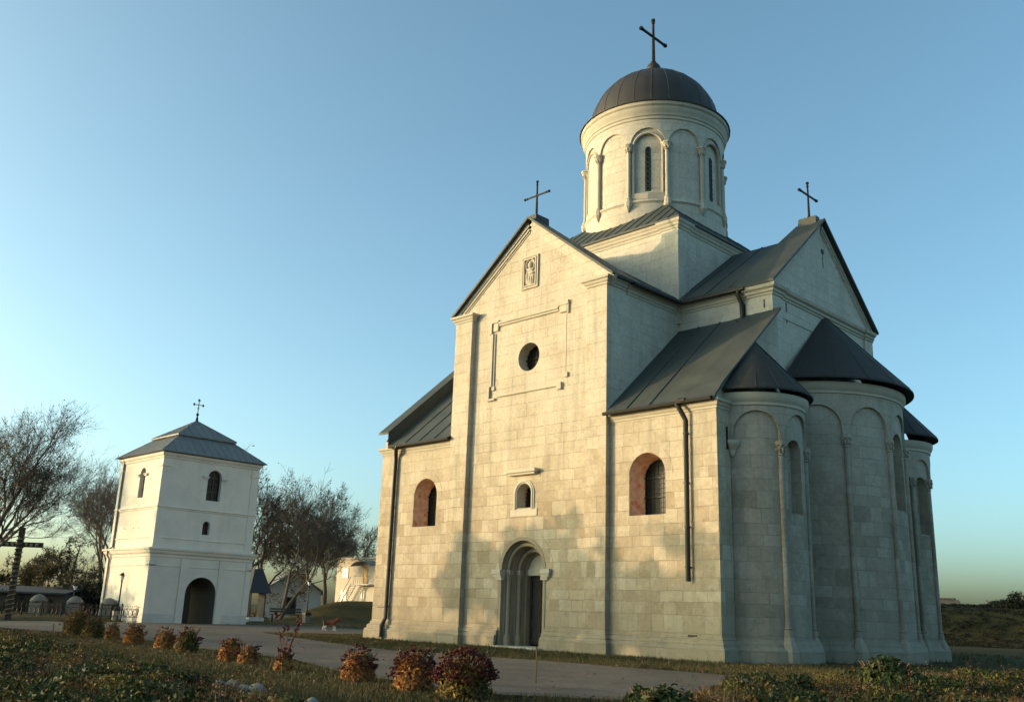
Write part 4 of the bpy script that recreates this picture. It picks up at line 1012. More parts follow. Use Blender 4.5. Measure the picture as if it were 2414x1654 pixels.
# ------------------------------------------------------------------ trees
def tree(name, label, base, height, seed, spread=.5, lean_=(0,0), trunk=.32, levels=5, kids=3.2, leaves=0., leafmat='leaf_brown', up_=.55, group='bare trees around the court', forks=1, clear=.22, leafsize=.14, droop=0., twig=.012, density=1.):
    rnd = random.Random(seed); bx, by, bz = base
    P = empty(name, label, 'tree', base, group)
    V, F, LV, LF = [], [], [], []
    def tubes(pts, rads, n):
        b = len(V); prev = None
        for i, p in enumerate(pts):
            d = pts[min(i+1, len(pts)-1)]-pts[max(i-1, 0)]
            if d.length < 1e-6: d = Vector((0,0,1))
            d.normalize()
            a = d.orthogonal().normalized() if prev is None else (prev-d*prev.dot(d)).normalized()
            prev = a; q = d.cross(a)
            for k in range(n):
                t = 2*math.pi*k/n; c = p+(a*math.cos(t)+q*math.sin(t))*rads[i]; V.append((c.x, c.y, c.z))
        for i in range(len(pts)-1):
            for k in range(n): F.append((b+i*n+k, b+i*n+(k+1) % n, b+(i+1)*n+(k+1) % n, b+(i+1)*n+k))
    def leaf(p):
        s_ = leafsize*rnd.uniform(.6, 1.3); d = Vector((rnd.gauss(0,1), rnd.gauss(0,1), rnd.gauss(0,1))).normalized(); a = d.orthogonal().normalized(); q = d.cross(a)
        c = p+Vector((rnd.gauss(0,.12), rnd.gauss(0,.12), rnd.gauss(0,.12)-.05)); b = len(LV)
        for e in (-a*s_, q*s_*.55, a*s_, -q*s_*.55): LV.append(tuple(c+e))
        LF.append((b, b+1, b+2, b+3))
    def grow(p, d, L, r, lev, lf=1.):
        ns = 4 if lev < levels-1 else 3
        pts = [p]; rads = [r]; r1 = max(twig*.6, r*(.55 if lev < levels else .3)); c = p.copy(); dd = d.copy()
        for i in range(ns):
            wob = .16 if lev else .07
            dd = (dd+Vector((rnd.gauss(0,wob), rnd.gauss(0,wob), rnd.gauss(0,wob)+(.06*up_ if lev < levels-1 else -.05*droop)))).normalized()
            c = c+dd*L/ns; pts.append(c.copy()); rads.append(r+(r1-r)*(i+1)/ns)
        tubes(pts, rads, 7 if lev == 0 else 5 if lev < 2 else 3)
        if lev >= levels-1 and leaves:
            for q in pts[1:]:
                k = leaves*lf*rnd.uniform(.3, 1.7)
                while k > 0:
                    if rnd.random() < k: leaf(q)
                    k -= 1
        if lev >= levels: return
        n = max(2, int(round(rnd.gauss(kids, .6)*(density if lev > 1 else 1))))
        if lev == 2: lf = rnd.choice((.0, .3, 1., 2.4))
        if lev == 0: n = max(n, 4)
        for i in range(n):
            t = rnd.uniform(.35 if lev else .55, 1.0) if i else 1.0
            j = min(ns-1, int(t*ns)); f = t*ns-j; q = pts[j].lerp(pts[j+1], f)
            ang = rnd.uniform(.25, .5)+spread*rnd.uniform(.3, 1.0) if i else rnd.uniform(.05, .3)
            az = rnd.uniform(0, 6.283)+i*2.4
            a = dd.orthogonal().normalized(); b = dd.cross(a)
            nd = (dd*math.cos(ang)+(a*math.cos(az)+b*math.sin(az))*math.sin(ang)+Vector((0,0,up_*.3))).normalized()
            rr = max(twig, rads[j]*rnd.uniform(.45, .68) if i else r1*.95)
            grow(q, nd, L*rnd.uniform(.55, .82), rr, lev+1, lf)
    tot = sum(.7**k for k in range(levels+1))
    for k in range(forks):
        d0 = Vector((lean_[0]+(rnd.uniform(-.35,.35) if forks > 1 else 0), lean_[1]+(rnd.uniform(-.35,.35) if forks > 1 else 0), 1)).normalized()
        grow(Vector((0,0,-.2)), d0, height*max(clear, .8/tot), trunk*(1 if forks == 1 else .75), 0)
    # scale so that the crown reaches the wanted height
    zmax = max(v[2] for v in V); f = height/zmax
    m = MB(); m.v = [(v[0]*f, v[1]*f, v[2]*f) for v in V]; m.f = F; m.build('branches', M['bark_far'], P, smooth=True)
    if LF:
        m = MB(); m.v = [(v[0]*f, v[1]*f, v[2]*f) for v in LV]; m.f = LF; m.build('crown', M[leafmat], P)
    return P
M['leaf_brown'] = leaf_mat("sparse_brown_leaves", [(0., (.055,.040,.020)), (.4, (.085,.060,.025)), (.7, (.06,.055,.02)), (1., (.12,.085,.03))])
M['leaf_olive'] = leaf_mat("sparse_olive_leaves", [(0., (.035,.038,.014)), (.5, (.06,.055,.016)), (.8, (.085,.070,.018)), (1., (.10,.065,.02))])
M['leaf_dark'] = leaf_mat("dark_hedge_leaves", [(0., (.012,.014,.008)), (.5, (.025,.026,.012)), (1., (.05,.042,.018))])
def at(u, v, dist, z=None):
    x, y, _ = dp(u, v, dist); return (x, y, hz(x, y) if z is None else z)
def th(vtop, u, base, dist): return dp(u, vtop, dist)[2]-base[2]
T_ = dict(levels=6, kids=3.5)
b = at(-50, 1450, 96); tree('bare_tree', 'tall spreading tree with sparse leaves at the left edge, nearest the cross', b, th(905, 40, b, 96), 11, .58, (-.02,-.02), .42, 6, 4.5, .22, 'leaf_brown', .65, clear=.22, leafsize=.08, droop=.5, twig=.008)
b = at(268, 1440, 118); tree('bare_tree', 'thin bare tree leaning left beside the left wall of the tower', b, th(1050, 200, b, 118), 23, .45, (-.22,-.1), .24, 6, 3.7, .0, 'leaf_brown', .8, clear=.25)
b = at(235, 1440, 125); tree('bare_tree', 'upright bare tree with fine twigs close behind the left edge of the tower', b, th(1075, 245, b, 125), 29, .4, (-.05,-.02), .28, 6, 3.2, .0, 'leaf_brown', .9, clear=.25)
b = at(158, 1445, 108); tree('small_tree', 'small round tree keeping olive leaves, between the wooden cross and the tower', b, th(1245, 160, b, 108), 37, .75, (0,0), .36, 6, 3.4, .7, 'leaf_olive', .35, clear=.25, leafsize=.085)
b = at(90, 1445, 122); tree('small_tree', 'low tree with yellowing olive leaves behind the wooden cross', b, th(1285, 80, b, 122), 41, .8, (0,0), .28, 6, 3.3, .8, 'leaf_olive', .3, clear=.2, leafsize=.09)
b = at(10, 1445, 120); tree('small_tree', 'low olive-brown tree at the left edge under the tall one', b, th(1300, 5, b, 120), 43, .8, (0,0), .25, 6, 3.3, .7, 'leaf_brown', .3, clear=.2, leafsize=.09)
b = at(588, 1430, 118); tree('bare_tree', 'tall bare tree rising behind the right edge of the tower roof', b, th(1032, 575, b, 118), 53, .45, (.02,.02), .3, 6, 4.1, .03, 'leaf_brown', .7, clear=.25)
b = at(662, 1410, 112); tree('bare_tree', 'forked dark tree in front of the white gabled house', b, th(1085, 675, b, 112), 59, .55, (.06,.05), .24, 6, 3.7, .2, 'leaf_brown', .6, forks=2, clear=.24, leafsize=.08)
b = at(618, 1412, 124); tree('small_tree', 'brown-leaved tree crowded between the tower and the forked tree', b, th(1160, 622, b, 124), 61, .7, (0,0), .3, 6, 3.5, .6, 'leaf_brown', .4, clear=.2, leafsize=.09)
b = at(766, 1408, 128); tree('bare_tree', 'crooked bare tree between the gabled house and the flat-roofed building', b, th(1195, 755, b, 128), 67, .65, (-.12,-.1), .26, 6, 3.8, .2, 'leaf_brown', .5, clear=.24, leafsize=.08)
b = at(836, 1405, 172); tree('bare_tree', 'pale bare tree behind the flat-roofed building', b, th(1230, 832, b, 172), 71, .6, (0,0), .3, 6, 3.3, .0, 'leaf_brown', .6, clear=.2, twig=.022)
b = at(885, 1405, 180); tree('small_tree', 'low leafy tree above the roof of the flat-roofed building, by the church wall', b, th(1278, 885, b, 180), 73, .8, (0,0), .3, 5, 3.2, 1.2, 'leaf_brown', .4, clear=.15, twig=.02, leafsize=.16)
b = at(715, 1402, 150); tree('small_tree', 'brown thicket tree behind the gabled house', b, th(1200, 700, b, 150), 79, .7, (0,0), .3, 6, 3.4, .3, 'leaf_brown', .5, clear=.2, leafsize=.11, twig=.02)
# trees standing left of the frame, and three unseen ones added behind the church: they shade the court, the tower, the wall and the far bank
OFF = [(-39.5,-28.3,10.8,3.0,1.5), (-36.2,-30.,10.2,3.0,1.6), (-33.2,-28.5,9.,3.0,1.5), (-46,-29.5,8.8,3.0,1.2), (-84,-33,16,2.8,.7), (-92,-28,7.6,3.2,1.5), (-99,-27,7.8,3.2,1.5), (-86,-30,6.6,3.2,1.3)]
for i, (x, y, h_, kd, lv) in enumerate(OFF):
    tree('small_tree', 'tree out of the frame on the left that dapples the court', (x, y, hz(x, y)), h_, 100+i, .6, (0,0), .3, 5, kd, lv*2., 'leaf_olive', .45, clear=.28, leafsize=.24, twig=.025, group='trees left of the frame')
for i, (x, y) in enumerate(((-60,50), (-66,58), (-54,46))):
    tree('small_tree', 'unseen tree added behind the church to shade the far bank', (x, y, hz(x, y)), 14, 130+i, .75, (0,0), .35, 5, 3.4, 2.5, 'leaf_olive', .4, clear=.18, leafsize=.22, group='unseen trees added behind the church')

# ------------------------------------------------------------------ bushes, shrubs
def leafball(mb, c, rad, n, size, rnd, flat=0., shellk=.55, up_only=True):
    for _ in range(n):
        while True:
            p = Vector((rnd.uniform(-1,1), rnd.uniform(-1,1), rnd.uniform(0 if up_only else -1,1)))
            if shellk < p.length < 1: break
        nrm = (p.normalized()+Vector((rnd.gauss(0,.6), rnd.gauss(0,.6), rnd.gauss(0,.6)+flat))).normalized()
        a = nrm.orthogonal().normalized(); a = (a*math.cos(rnd.uniform(0,6))+nrm.cross(a)*math.sin(rnd.uniform(0,6))).normalized(); q = nrm.cross(a)
        s_ = size*rnd.uniform(.6, 1.4); cc = Vector((c[0]+p.x*rad[0], c[1]+p.y*rad[1], c[2]+p.z*rad[2]))
        mb.add([cc-a*s_, cc+q*s_*.5+nrm*s_*.15, cc+a*s_, cc-q*s_*.5+nrm*s_*.15], [(0,1,2,3)])
M['gold'] = leaf_mat("golden_autumn_leaves", [(0., (.15,.06,.02)), (.35, (.32,.13,.035)), (.7, (.42,.20,.055)), (1., (.30,.17,.06))], .25)
M['olive'] = leaf_mat("green_gold_leaves", [(0., (.035,.03,.010)), (.4, (.10,.075,.018)), (.75, (.20,.13,.028)), (1., (.32,.19,.04))], .3)
M['redflower'] = leaf_mat("dark_red_flower_heads", [(0., (.045,.010,.009)), (.5, (.10,.022,.015)), (1., (.17,.05,.028))], .2, .8, .1)
M['stem'] = simple("dry_stem", (.10,.07,.04), .8)
SHR = []
def shrub(u, v, hpx, wpx, red, gold, label, seed, tall=False):
    x, y = gp(u, v); dist = math.hypot(x-CAM[0], y-CAM[1]); k = dist/2221.; h_ = hpx*k; w_ = wpx*k/2
    rnd = random.Random(seed)
    P = empty('flowering_shrub', label, 'shrub', (x, y, hgt(x, y)), 'autumn shrubs on the lawn')
    st = MB()
    for i in range(26):
        a = rnd.uniform(0, 6.28); rr = w_*rnd.uniform(.2, .95)
        st.tube([(rnd.gauss(0,.05), rnd.gauss(0,.05), -.03), (rr*.6*math.cos(a), rr*.6*math.sin(a), h_*.5), (rr*math.cos(a), rr*math.sin(a), h_*rnd.uniform(.75, .98))], .012, 4)
    st.build('stems', M['stem'], P)
    fo = MB(); leafball(fo, (0,0,h_*.12), (w_*.92, w_*.92, h_*.72), int(1900*(w_/.7)**1.3)+700, .050, rnd, .2, .45)
    leafball(fo, (0,0,.0), (w_*.8, w_*.8, h_*.4), 500, .055, rnd, .1, .4)
    fo.build('foliage', M['gold' if gold else 'olive'], P)
    fl = MB()
    for i in range(int(1.5*red*(w_/.7)**1.3)):
        a = rnd.uniform(0, 6.28); el = math.acos(rnd.uniform(.05, 1)) if rnd.random() < .75 else rnd.uniform(.9, 1.4)
        jit = rnd.uniform(.9, 1.12)
        c = Vector((w_*math.sin(el)*math.cos(a)*jit, w_*math.sin(el)*math.sin(a)*jit, h_*(.30+.68*math.cos(el))*rnd.uniform(.93, 1.05)))
        s_ = rnd.uniform(.045, .075)
        for j in range(7): 
            o = Vector((rnd.gauss(0,s_*.6), rnd.gauss(0,s_*.6), rnd.gauss(0,s_*.25))); fl.blob(c+o, (s_*.5, s_*.5, s_*.32), j, 1, .2) if j < 3 else leafball(fl, c+o, (s_*.5,)*3, 2, s_*.55, rnd, 1.5, 0)
    fl.build('flower_heads', M['redflower'], P)
    if tall:
        tl = MB()
        for i in range(7):
            a = rnd.uniform(0,6.28); hh = h_*rnd.uniform(1.6, 2.9)
            p = [(0,0,.2), (.12*math.cos(a), .12*math.sin(a), hh*.5), (.35*math.cos(a)*rnd.uniform(.4,1), .35*math.sin(a), hh)]
            tl.tube(p, .008, 4); leafball(tl, p[2], (.05,.05,.08), 5, .07, rnd, 0, 0, False); leafball(tl, p[1], (.1,.1,.3), 5, .07, rnd, 0, 0, False)
        tl.build('tall_stems', M['redflower'], P)
    return P
shr = [(178,1498,62,62,30,0,'dark brown-red shrub, farthest left of the row beside the thin wire post'),
 (218,1503,48,52,24,0,'second shrub from the left, overlapping the dark one at the end of the row'),
 (263,1509,38,34,16,1,'smallest pale shrub of the row, before the near corner of the tower'),
 (314,1519,46,46,36,1,'round shrub standing alone under the left edge of the tower gateway'),
 (387,1532,50,48,34,1,'left shrub of the pair in front of the tower gateway'),
 (437,1542,58,56,34,0,'right shrub of the pair in front of the tower gateway, with a green sprig'),
 (540,1559,54,56,44,1,'left shrub of the golden pair near the middle of the lawn'),
 (583,1567,50,50,30,1,'right shrub of the golden pair near the middle of the lawn'),
 (667,1584,46,46,18,1,'small golden shrub with tall thin red-flowered stems growing out of it'),
 (842,1609,80,84,70,1,'golden shrub with brown-red tops, third largest, standing alone by the path'),
 (974,1631,100,98,95,1,'large golden shrub touching the dark red one on its right'),
 (1094,1650,112,136,150,0,'largest shrub of the row, dark crimson heads over green leaves')]
for i, a in enumerate(shr): shrub(*a[:6], a[6], 200+i, tall=(i == 8))
# bushes
M['bushgreen'] = leaf_mat("green_bush_leaves", [(0., (.015,.024,.008)), (.5, (.04,.055,.014)), (.85, (.075,.085,.02)), (1., (.12,.10,.025))], .4)
def bush(label, x, y, z, rx, h_, n, mat, seed, size=.08, group=None):
    P = empty('bush', label, 'bush', (x, y, z), group); rnd = random.Random(seed)
    st = MB()
    for i in range(14):
        a = rnd.uniform(0,6.28); r_ = rx*rnd.uniform(.2,.8); st.tube([(0,0,-.1), (r_*.6*math.cos(a), r_*.6*math.sin(a), h_*.45), (r_*math.cos(a), r_*math.sin(a), h_*.85)], .02, 4)
    st.build('stems', M['stem'], P)
    m = MB()
    for i in range(7):
        a = rnd.uniform(0,6.28); q = rx*.45*rnd.random()**.5; s_ = rnd.uniform(.55,.8)
        leafball(m, (q*math.cos(a), q*math.sin(a), h_*.05), (rx*s_, rx*s_, h_*rnd.uniform(.7,1.)), n//7, size, rnd, .2, .35)
    m.build('foliage', M[mat], P)
x, y = gp(2085, 1612, .4); bush('bright green rounded bush in the weeds, right of the church corner', x, y, hgt(x, y), .85, .8, 2600, 'bushgreen', 5)
x, y = gp(1548, 1668, .3); bush('green leafy bush at the bottom edge below the church corner', x, y, hgt(x, y), .75, .62, 1600, 'bushgreen', 6)
for i, (u, lab, rx, h_) in enumerate(((60,'dark hedge bush behind the fence, below the shed roof',4.2,2.4), (140,'dark hedge bush behind the fence, right of the shed',3.6,3.2), (205,'tallest dark hedge bush behind the fence, by the tower wall',3.2,3.6))):
    x, y, _ = dp(u, 1445, 106); bush(lab, x, y, hgt(x, y), rx, h_, 3200, 'leaf_dark', 20+i, .2, 'hedge bushes behind the fence')
x, y, _ = dp(2360, 1452, 121); bush('dark scrub on the crest of the far bank at the right edge', x, y, hgt(x, y)-.1, 2.6, 1.1, 2200, 'leaf_dark', 31, .14)
x, y, _ = dp(2405, 1450, 119); bush('taller scrub with a wispy top at the right edge of the far bank', x, y, hgt(x, y)-.1, 1.4, 2.2, 900, 'leaf_dark', 32, .13)
x, y, _ = dp(612, 1425, 104); bush('ochre bush under the porch roof beside the mound', x, y, hgt(x, y)-.1, 1.0, 1.3, 700, 'olive', 33, .13)
for i, (u, v, d_) in enumerate(((640,1462,100), (690,1460,104))): pass

# ------------------------------------------------------------------ street furniture and small things
def lamp(label, x, y, z, h_):
    P = empty('street_lamp', label, 'street lamp', (x, y, z), 'lantern posts in the court')
    MB().box(-.3, -.3, -.2, .3, .3, .62).build('base', M['stonegrey'], P, bevel=.03)
    MB().box(-.36, -.36, .62, .36, .36, .95).build('base_cap', M['iron'], P, bevel=.05)
    MB().lathe(0, 0, [(.13,.95), (.09,1.1), (.06,1.2), (.05,h_-.75), (.08,h_-.72), (.05,h_-.66), (.11,h_-.6)], 10).build('post', M['iron'], P, smooth='auto')
    MB().lathe(0, 0, [(.10,h_-.6), (.21,h_-.24), (0,h_-.24)], 6).build('lantern', M['lampglass'], P)
    MB().lathe(0, 0, [(.26,h_-.26), (.25,h_-.2), (.1,h_-.06), (.04,h_-.04), (.03,h_), (0,h_+.02)], 6).build('lamp_cap', M['iron'], P)
M['stonegrey'] = plaster_mat("shaded_weathered_stone", (.17,.16,.14), .9, 2.)  # weathered stone, colour lowered to stand in for tree shade on the pillars
M['lampglass'] = NT("milky_lamp_glass").out((.75,.75,.72), .3, spec=.4)
x, y, _ = dp(275, 1457, 84); lamp('black lantern post in front of the sunlit left wall of the tower', x, y, hgt(x, y), 3.6)
x, y, _ = dp(722, 1458, 106); lamp('black lantern post on the grass mound in front of the white gabled house', x, y, .1, 4.3)
x, y, _ = dp(167, 1452, 100); lamp('pale-globed lantern post half hidden behind the fence and the small olive tree', x, y, hgt(x, y), 3.0)

def fence():
    p0 = Vector(dp(332, 1458, 80.5)); p1 = Vector(dp(2, 1452, 86)); z = .28
    d = Vector((p1.x-p0.x, p1.y-p0.y, 0)); L = d.length; ang = math.atan2(d.y, d.x)
    P = empty('iron_fence', 'low black wrought-iron fence with curled tops along the grass terrace', 'fence', (p0.x, p0.y, z), rz=ang)
    n = int(L/1.45)
    for i in range(n+1): MB().lathe(i*L/n, 0, [(.05,-.2), (.05,.98), (.08,1.0), (.08,1.06), (0,1.14)], 6).build('fence_post', M['iron'], P)
    r = MB(); r.tube([(0,0,.12), (L,0,.12)], .025, 4); r.tube([(0,0,.72), (L,0,.72)], .025, 4); r.build('rail', M['iron'], P)
    sc = MB()
    for i in range(int(L/.36)):
        u = .18+i*.36
        sc.tube([(u+.16*math.cos(q*math.pi/6), 0, .42+.26*math.sin(q*math.pi/6)) for q in range(13)], .02, 4, cap=False)
        sc.tube([(u+.13*math.cos(q*math.pi/6+math.pi*.1), 0, .86+.11*math.sin(q*math.pi/6)) for q in range(9)], .018, 4, cap=False)
        if i % 2: sc.tube([(u+.18,0,.12), (u+.18,0,.72)], .015, 4)
    sc.build('scrollwork', M['iron'], P)
fence()
def memorial_cross():
    x, y, _ = dp(17, 1460, 75); z = hgt(x, y)
    P = empty('wooden_cross', 'tall dark wooden cross wound with pale ribbon at the left edge of the court', 'cross', (x, y, z), rz=R(48))
    h_ = 6.1
    MB().box(-.17, -.15, -.3, .17, .15, h_).build('upright', M['woodcross'], P, bevel=.02)
    b = MB().box(-1.55, -.13, h_*.78, -.172, .13, h_*.78+.34); b.box(.172, -.13, h_*.78, 1.55, .13, h_*.78+.34); b.build('crossbeam', M['woodcross'], P, bevel=.02)
    g = MB()
    for i in range(17):
        zz = .25+i*.31; a = [(-.20,-.18,zz), (.20,-.18,zz+.10), (.20,.18,zz+.14), (-.20,.18,zz+.22), (-.20,-.18,zz+.28)]
        g.tube(a, [.035,.03,.035,.03,.035], 5)
        if i > 6: g.blob((random.uniform(-.15,.15), -.2, zz+.1), (.09,.05,.08), i, 1, .3)
    for u in (-1.2,-.8,-.45,.5,.85,1.2): g.blob((u, -.16, h_*.78+.17), (.12,.06,.13), int(u*10), 1, .3)
    g.build('ribbon', M['ribbon'], P)
M['woodcross'] = simple("dark_cross_wood", (.035,.025,.018), .8, 0, .4, 3.)
M['ribbon'] = simple("pale_ribbon", (.20,.17,.10), .8)
memorial_cross()
def pillar(label, u, dist, h_, w_):
    x, y, _ = dp(u, 1455, dist)
    P = empty('stone_pillar', label, 'pillar', (x, y, hgt(x, y)), 'stone pillars along the fence', rz=R(40))
    MB().box(-w_, -w_, -.3, w_, w_, h_*.62).build('shaft', M['stonegrey'], P, bevel=.05)
    MB().lathe(0, 0, [(w_*1.25,h_*.62), (w_*1.35,h_*.68), (w_*1.2,h_*.78), (w_*.8,h_*.92), (w_*.2,h_), (0,h_)], 10).build('cap', M['stonegrey'], P, smooth='auto')
pillar('grey domed stone pillar behind the fence, nearest the wooden cross', 85, 88, 1.6, .5)
pillar('grey domed stone pillar behind the fence, below the small olive tree', 172, 88, 1.55, .5)
pillar('pale rounded stone pillar beside the black lantern post at the tower', 252, 84.5, 1.5, .48)
x, y, _ = dp(268, 1459, 83); o = MB().box(-.14, -.14, -.2, .14, .14, .75).build('marker_post', M['trim'], None, (x, y, hgt(x, y)), bevel=.03); tag(o, 'short pale marker post at the foot of the lantern by the tower', 'post')

def bench():
    x, y, _ = dp(672, 1452, 104); P = empty('bench', 'dark low bench with a red seat at the foot of the grass mound', 'bench', (x, y, .15), rz=R(60))
    s_ = MB()
    for k in range(3): s_.box(-1.6, -.3+k*.22, .55, 1.6, -.12+k*.22, .62)
    s_.build('seat', M['benchred'], P)
    bk = MB()
    for k in range(2): bk.box(-1.6, .36, .8+k*.25, 1.6, .42, .97+k*.25)
    bk.build('backrest', M['wood'], P)
    for sx in (-1.3, 1.3): MB().box(sx-.08, -.3, -.2, sx+.08, .42, .549).build('leg', M['iron'], P)
M['benchred'] = simple("dull_red_paint", (.055,.022,.018), .6)
bench()
def sticks():
    x, y = gp(1262, 1615); o = MB().tube([(0,0,-.1), (.02,0,.5), (.0,.01,.95)], .022, 5).build('stake', M['stem'], None, (x, y, hgt(x, y))); tag(o, 'thin bare stake standing in the lawn edge right of the big red shrub', 'stake')
    x, y = gp(147, 1502); P = empty('wire_post', 'two thin posts joined by a wire at the left end of the shrub row', 'post', (x, y, hgt(x, y)))
    MB().tube([(0,0,-.1), (0,0,.72)], .025, 5).build('post', M['iron'], P); MB().tube([(-.25,-.35,-.1), (-.25,-.35,.6)], .02, 5).build('post', M['stem'], P)
    MB().tube([(0,0,.7), (-.9,-1.2,.75), (-2.,-2.4,.7)], .010, 4).build('wire', M['iron'], P)
sticks()
M['rockdull'] = simple("brown_field_stone", (.19,.155,.12), .9, 0, .45, 4., .5)
x, y, z = dp(2228, 1429, 122)
P = empty('concrete_block', 'pale stone block ruin standing on the crest of the far bank', 'block', (x, y, z), rz=R(20))
MB().hexa([(-2.2,-1.4,-.8), (2.2,-1.4,-.8), (2.2,1.4,-.8), (-2.2,1.4,-.8)], [(-1.9,-1.2,.7), (1.5,-1.2,.75), (1.5,1.2,.75), (-1.9,1.2,.7)]).build('block', M['rockdull'], P, bevel=.08)
MB().box(-1.95, -1.25, .752, 1.2, 1.25, .95).build('cap', M['rockdull'], P, bevel=.05)

# dog
def dog():
    x, y = gp(776, 1487); z = hgt(x, y)+.05
    P = empty('dog', 'brown and white dog walking across the court toward the church, tail up', 'dog', (x, y, z), rz=R(48))
    def skin(name, pts, edges, rads, mat, parent, sub=2):
        me = bpy.data.meshes.new(name); me.from_pydata([tuple(Vector(p)*S) for p in pts], edges, []); o = bpy.data.objects.new(name, me); COL.objects.link(o); o.parent = parent
        md = o.modifiers.new('skin', 'SKIN'); sv = me.skin_vertices[0].data
        for i, r_ in enumerate(rads): sv[i].radius = (r_[0]*S, r_[1]*S) if hasattr(r_, '__len__') else (r_*S, r_*S)
        sv[0].use_root = True; md.use_smooth_shade = True
        o.modifiers.new('sub', 'SUBSURF').levels = sub; o.modifiers['sub'].render_levels = sub; me.materials.append(mat); return o
    pts = [(-.38,0,.60), (-.10,0,.58), (.22,0,.58), (.40,0,.64), (.56,0,.76), (.68,0,.80), (.86,0,.72),   # pelvis..muzzle 0-6
           (-.46,0,.70), (-.52,0,.88), (-.46,0,1.02),                                                      # tail 7-9
           (-.42,.10,.42), (-.36,.10,.30), (-.50,.10,.17), (-.46,.10,.02), (-.38,.10,.0),                    # hind leg a 10-14
           (-.36,-.10,.42), (-.22,-.10,.30), (-.34,-.10,.17), (-.24,-.10,.02), (-.16,-.10,.0),               # hind leg b 15-19
           (.30,.10,.42), (.26,.10,.24), (.30,.10,.04), (.37,.10,.0),                                       # fore a 20-23
           (.30,-.10,.42), (.40,-.10,.25), (.44,-.10,.05), (.51,-.10,.0),                                    # fore b 24-27
           (.66,.08,.90), (.66,.12,.97), (.66,-.08,.90), (.66,-.12,.97)]                                     # ears 28-31
    ed = [(0,1),(1,2),(2,3),(3,4),(4,5),(5,6),(0,7),(7,8),(8,9),(0,10),(10,11),(11,12),(12,13),(13,14),(0,15),(15,16),(16,17),(17,18),(18,19),(2,20),(20,21),(21,22),(22,23),(2,24),(24,25),(25,26),(26,27),(5,28),(28,29),(5,30),(30,31)]
    rd = [(.14,.16),(.13,.15),(.15,.19),(.13,.15),(.10,.11),(.11,.11),(.055,.05),.05,.04,.03,.09,.06,.04,.035,.035,.09,.06,.04,.035,.035,.08,.05,.04,.04,.08,.05,.04,.04,.04,.02,.04,.02]
    t = NT("dog_coat"); ob = t.obj(); sp = t.sep(ob); n_ = t.noise(4., ob, 3)
    zz = t.math('ADD', sp[2], t.math('MULTIPLY', n_, .16))
    white = t.ramp(zz, [(.28, (1,1,1)), (.33, (0,0,0))])
    back = t.ramp(t.math('ADD', sp[0], t.math('MULTIPLY', n_, .2)), [(.38, (0,0,0)), (.46, (1,1,1))])
    xx = t.math('ADD', t.math('ADD', sp[0], .35), t.math('MULTIPLY', n_, .2)); dark = t.ramp(xx, [(.28, (1,1,1)), (.34, (0,0,0))])
    c = t.mix(dark, (.16,.045,.022), (.03,.022,.018)); c = t.mix(white, c, (.50,.46,.40))
    skin('body', pts, ed, rd, t.out(c, .8, t.noise(60., ob, 3), .3, .005), P)
    h_ = MB()
    for s_ in (-1, 1): h_.blob((.76, s_*.075, .82), (.018,.014,.018), 1, 1, 0)
    h_.build('eyes', M['iron'], P); MB().blob((.915,0,.715), (.03,.03,.025), 1, 1, 0).build('nose', M['iron'], P)
dog()

# ------------------------------------------------------------------ stones along the edges of the weed beds
M['rock'] = simple("pale_field_stone", (.22,.20,.165), .9, 0, .4, 4., .5)
M['rockdull'] = simple("brown_field_stone", (.19,.155,.12), .9, 0, .45, 4., .5)
def stone_obj(x, y, r_, seed, mat, label, group=None, flat=.55):
    o = MB().blob((0,0,0), (r_, r_*.75, r_*flat), seed, 2, .22).build('stone', M[mat], None, (x, y, hgt(x, y)+r_*flat*.15), smooth='auto'); o.rotation_euler = (0, 0, seed*1.7); tag(o, label, 'stone', group); return o
for i, (u, v, r_, lab) in enumerate(((350,1562,0.21,'flat pale stone at the lawn edge under the golden pair of shrubs'), (318,1557,0.14,'small dull stone next to the flat pale one at the lawn edge'),
        (522,1602,0.21,'upright brown stone in the weeds below the golden pair'), (545,1603,0.22,'rounded brown stone right of the upright one in the weeds'),
        (575,1612,0.19,'low grey stone between the brown stones and the white one'), (609,1616,0.22,'white oval stone lying at the edge of the lawn'), (735,1642,0.19,'pale stone in the bottom weeds below the small golden shrub'),
        (1235,1651,0.19,'pale stone at the bottom edge below the thin stake'), (1300,1652,0.21,'broad pale stone at the bottom edge right of the stake'))):
    x, y = gp(u, v, .15); stone_obj(x, y, r_, i+1, 'rock' if i not in (2,3,1) else 'rockdull', lab)
rnd = random.Random(3)
protos = [MB().blob((0,0,0), (.20, .15, .10), k, 2, .25).build('stone', M['rockdull' if k % 2 else 'rock'], None, (0,0,-30), smooth='auto') for k in range(5)]
cnt = 0; used = set()
for (x0, y0), (x1, y1) in zip(EDGE_R[2:10], EDGE_R[3:11]):
    L = math.hypot(x1-x0, y1-y0); n = int(L/.42)
    for i in range(n):
        if rnd.random() < .25: continue
        f = (i+rnd.random()*.7)/n; x, y = x0+(x1-x0)*f+rnd.gauss(0,.16)+.25, y0+(y1-y0)*f+rnd.gauss(0,.16)
        k = rnd.randrange(5)
        if k not in used: o = protos[k]; used.add(k)
        else: o = protos[k].copy(); COL.objects.link(o)
        sc_ = rnd.uniform(.6, 1.5)
        o.location = Vector((x, y, hgt(x, y)+.02))*S; o.scale = (sc_,)*3; o.rotation_euler = (rnd.uniform(-.3,.3), rnd.uniform(-.3,.3), rnd.uniform(0,6))
        tag(o, 'small rough stone in the broken row edging the weedy bank at the right', 'stone', 'rough stones along the right bank'); cnt += 1

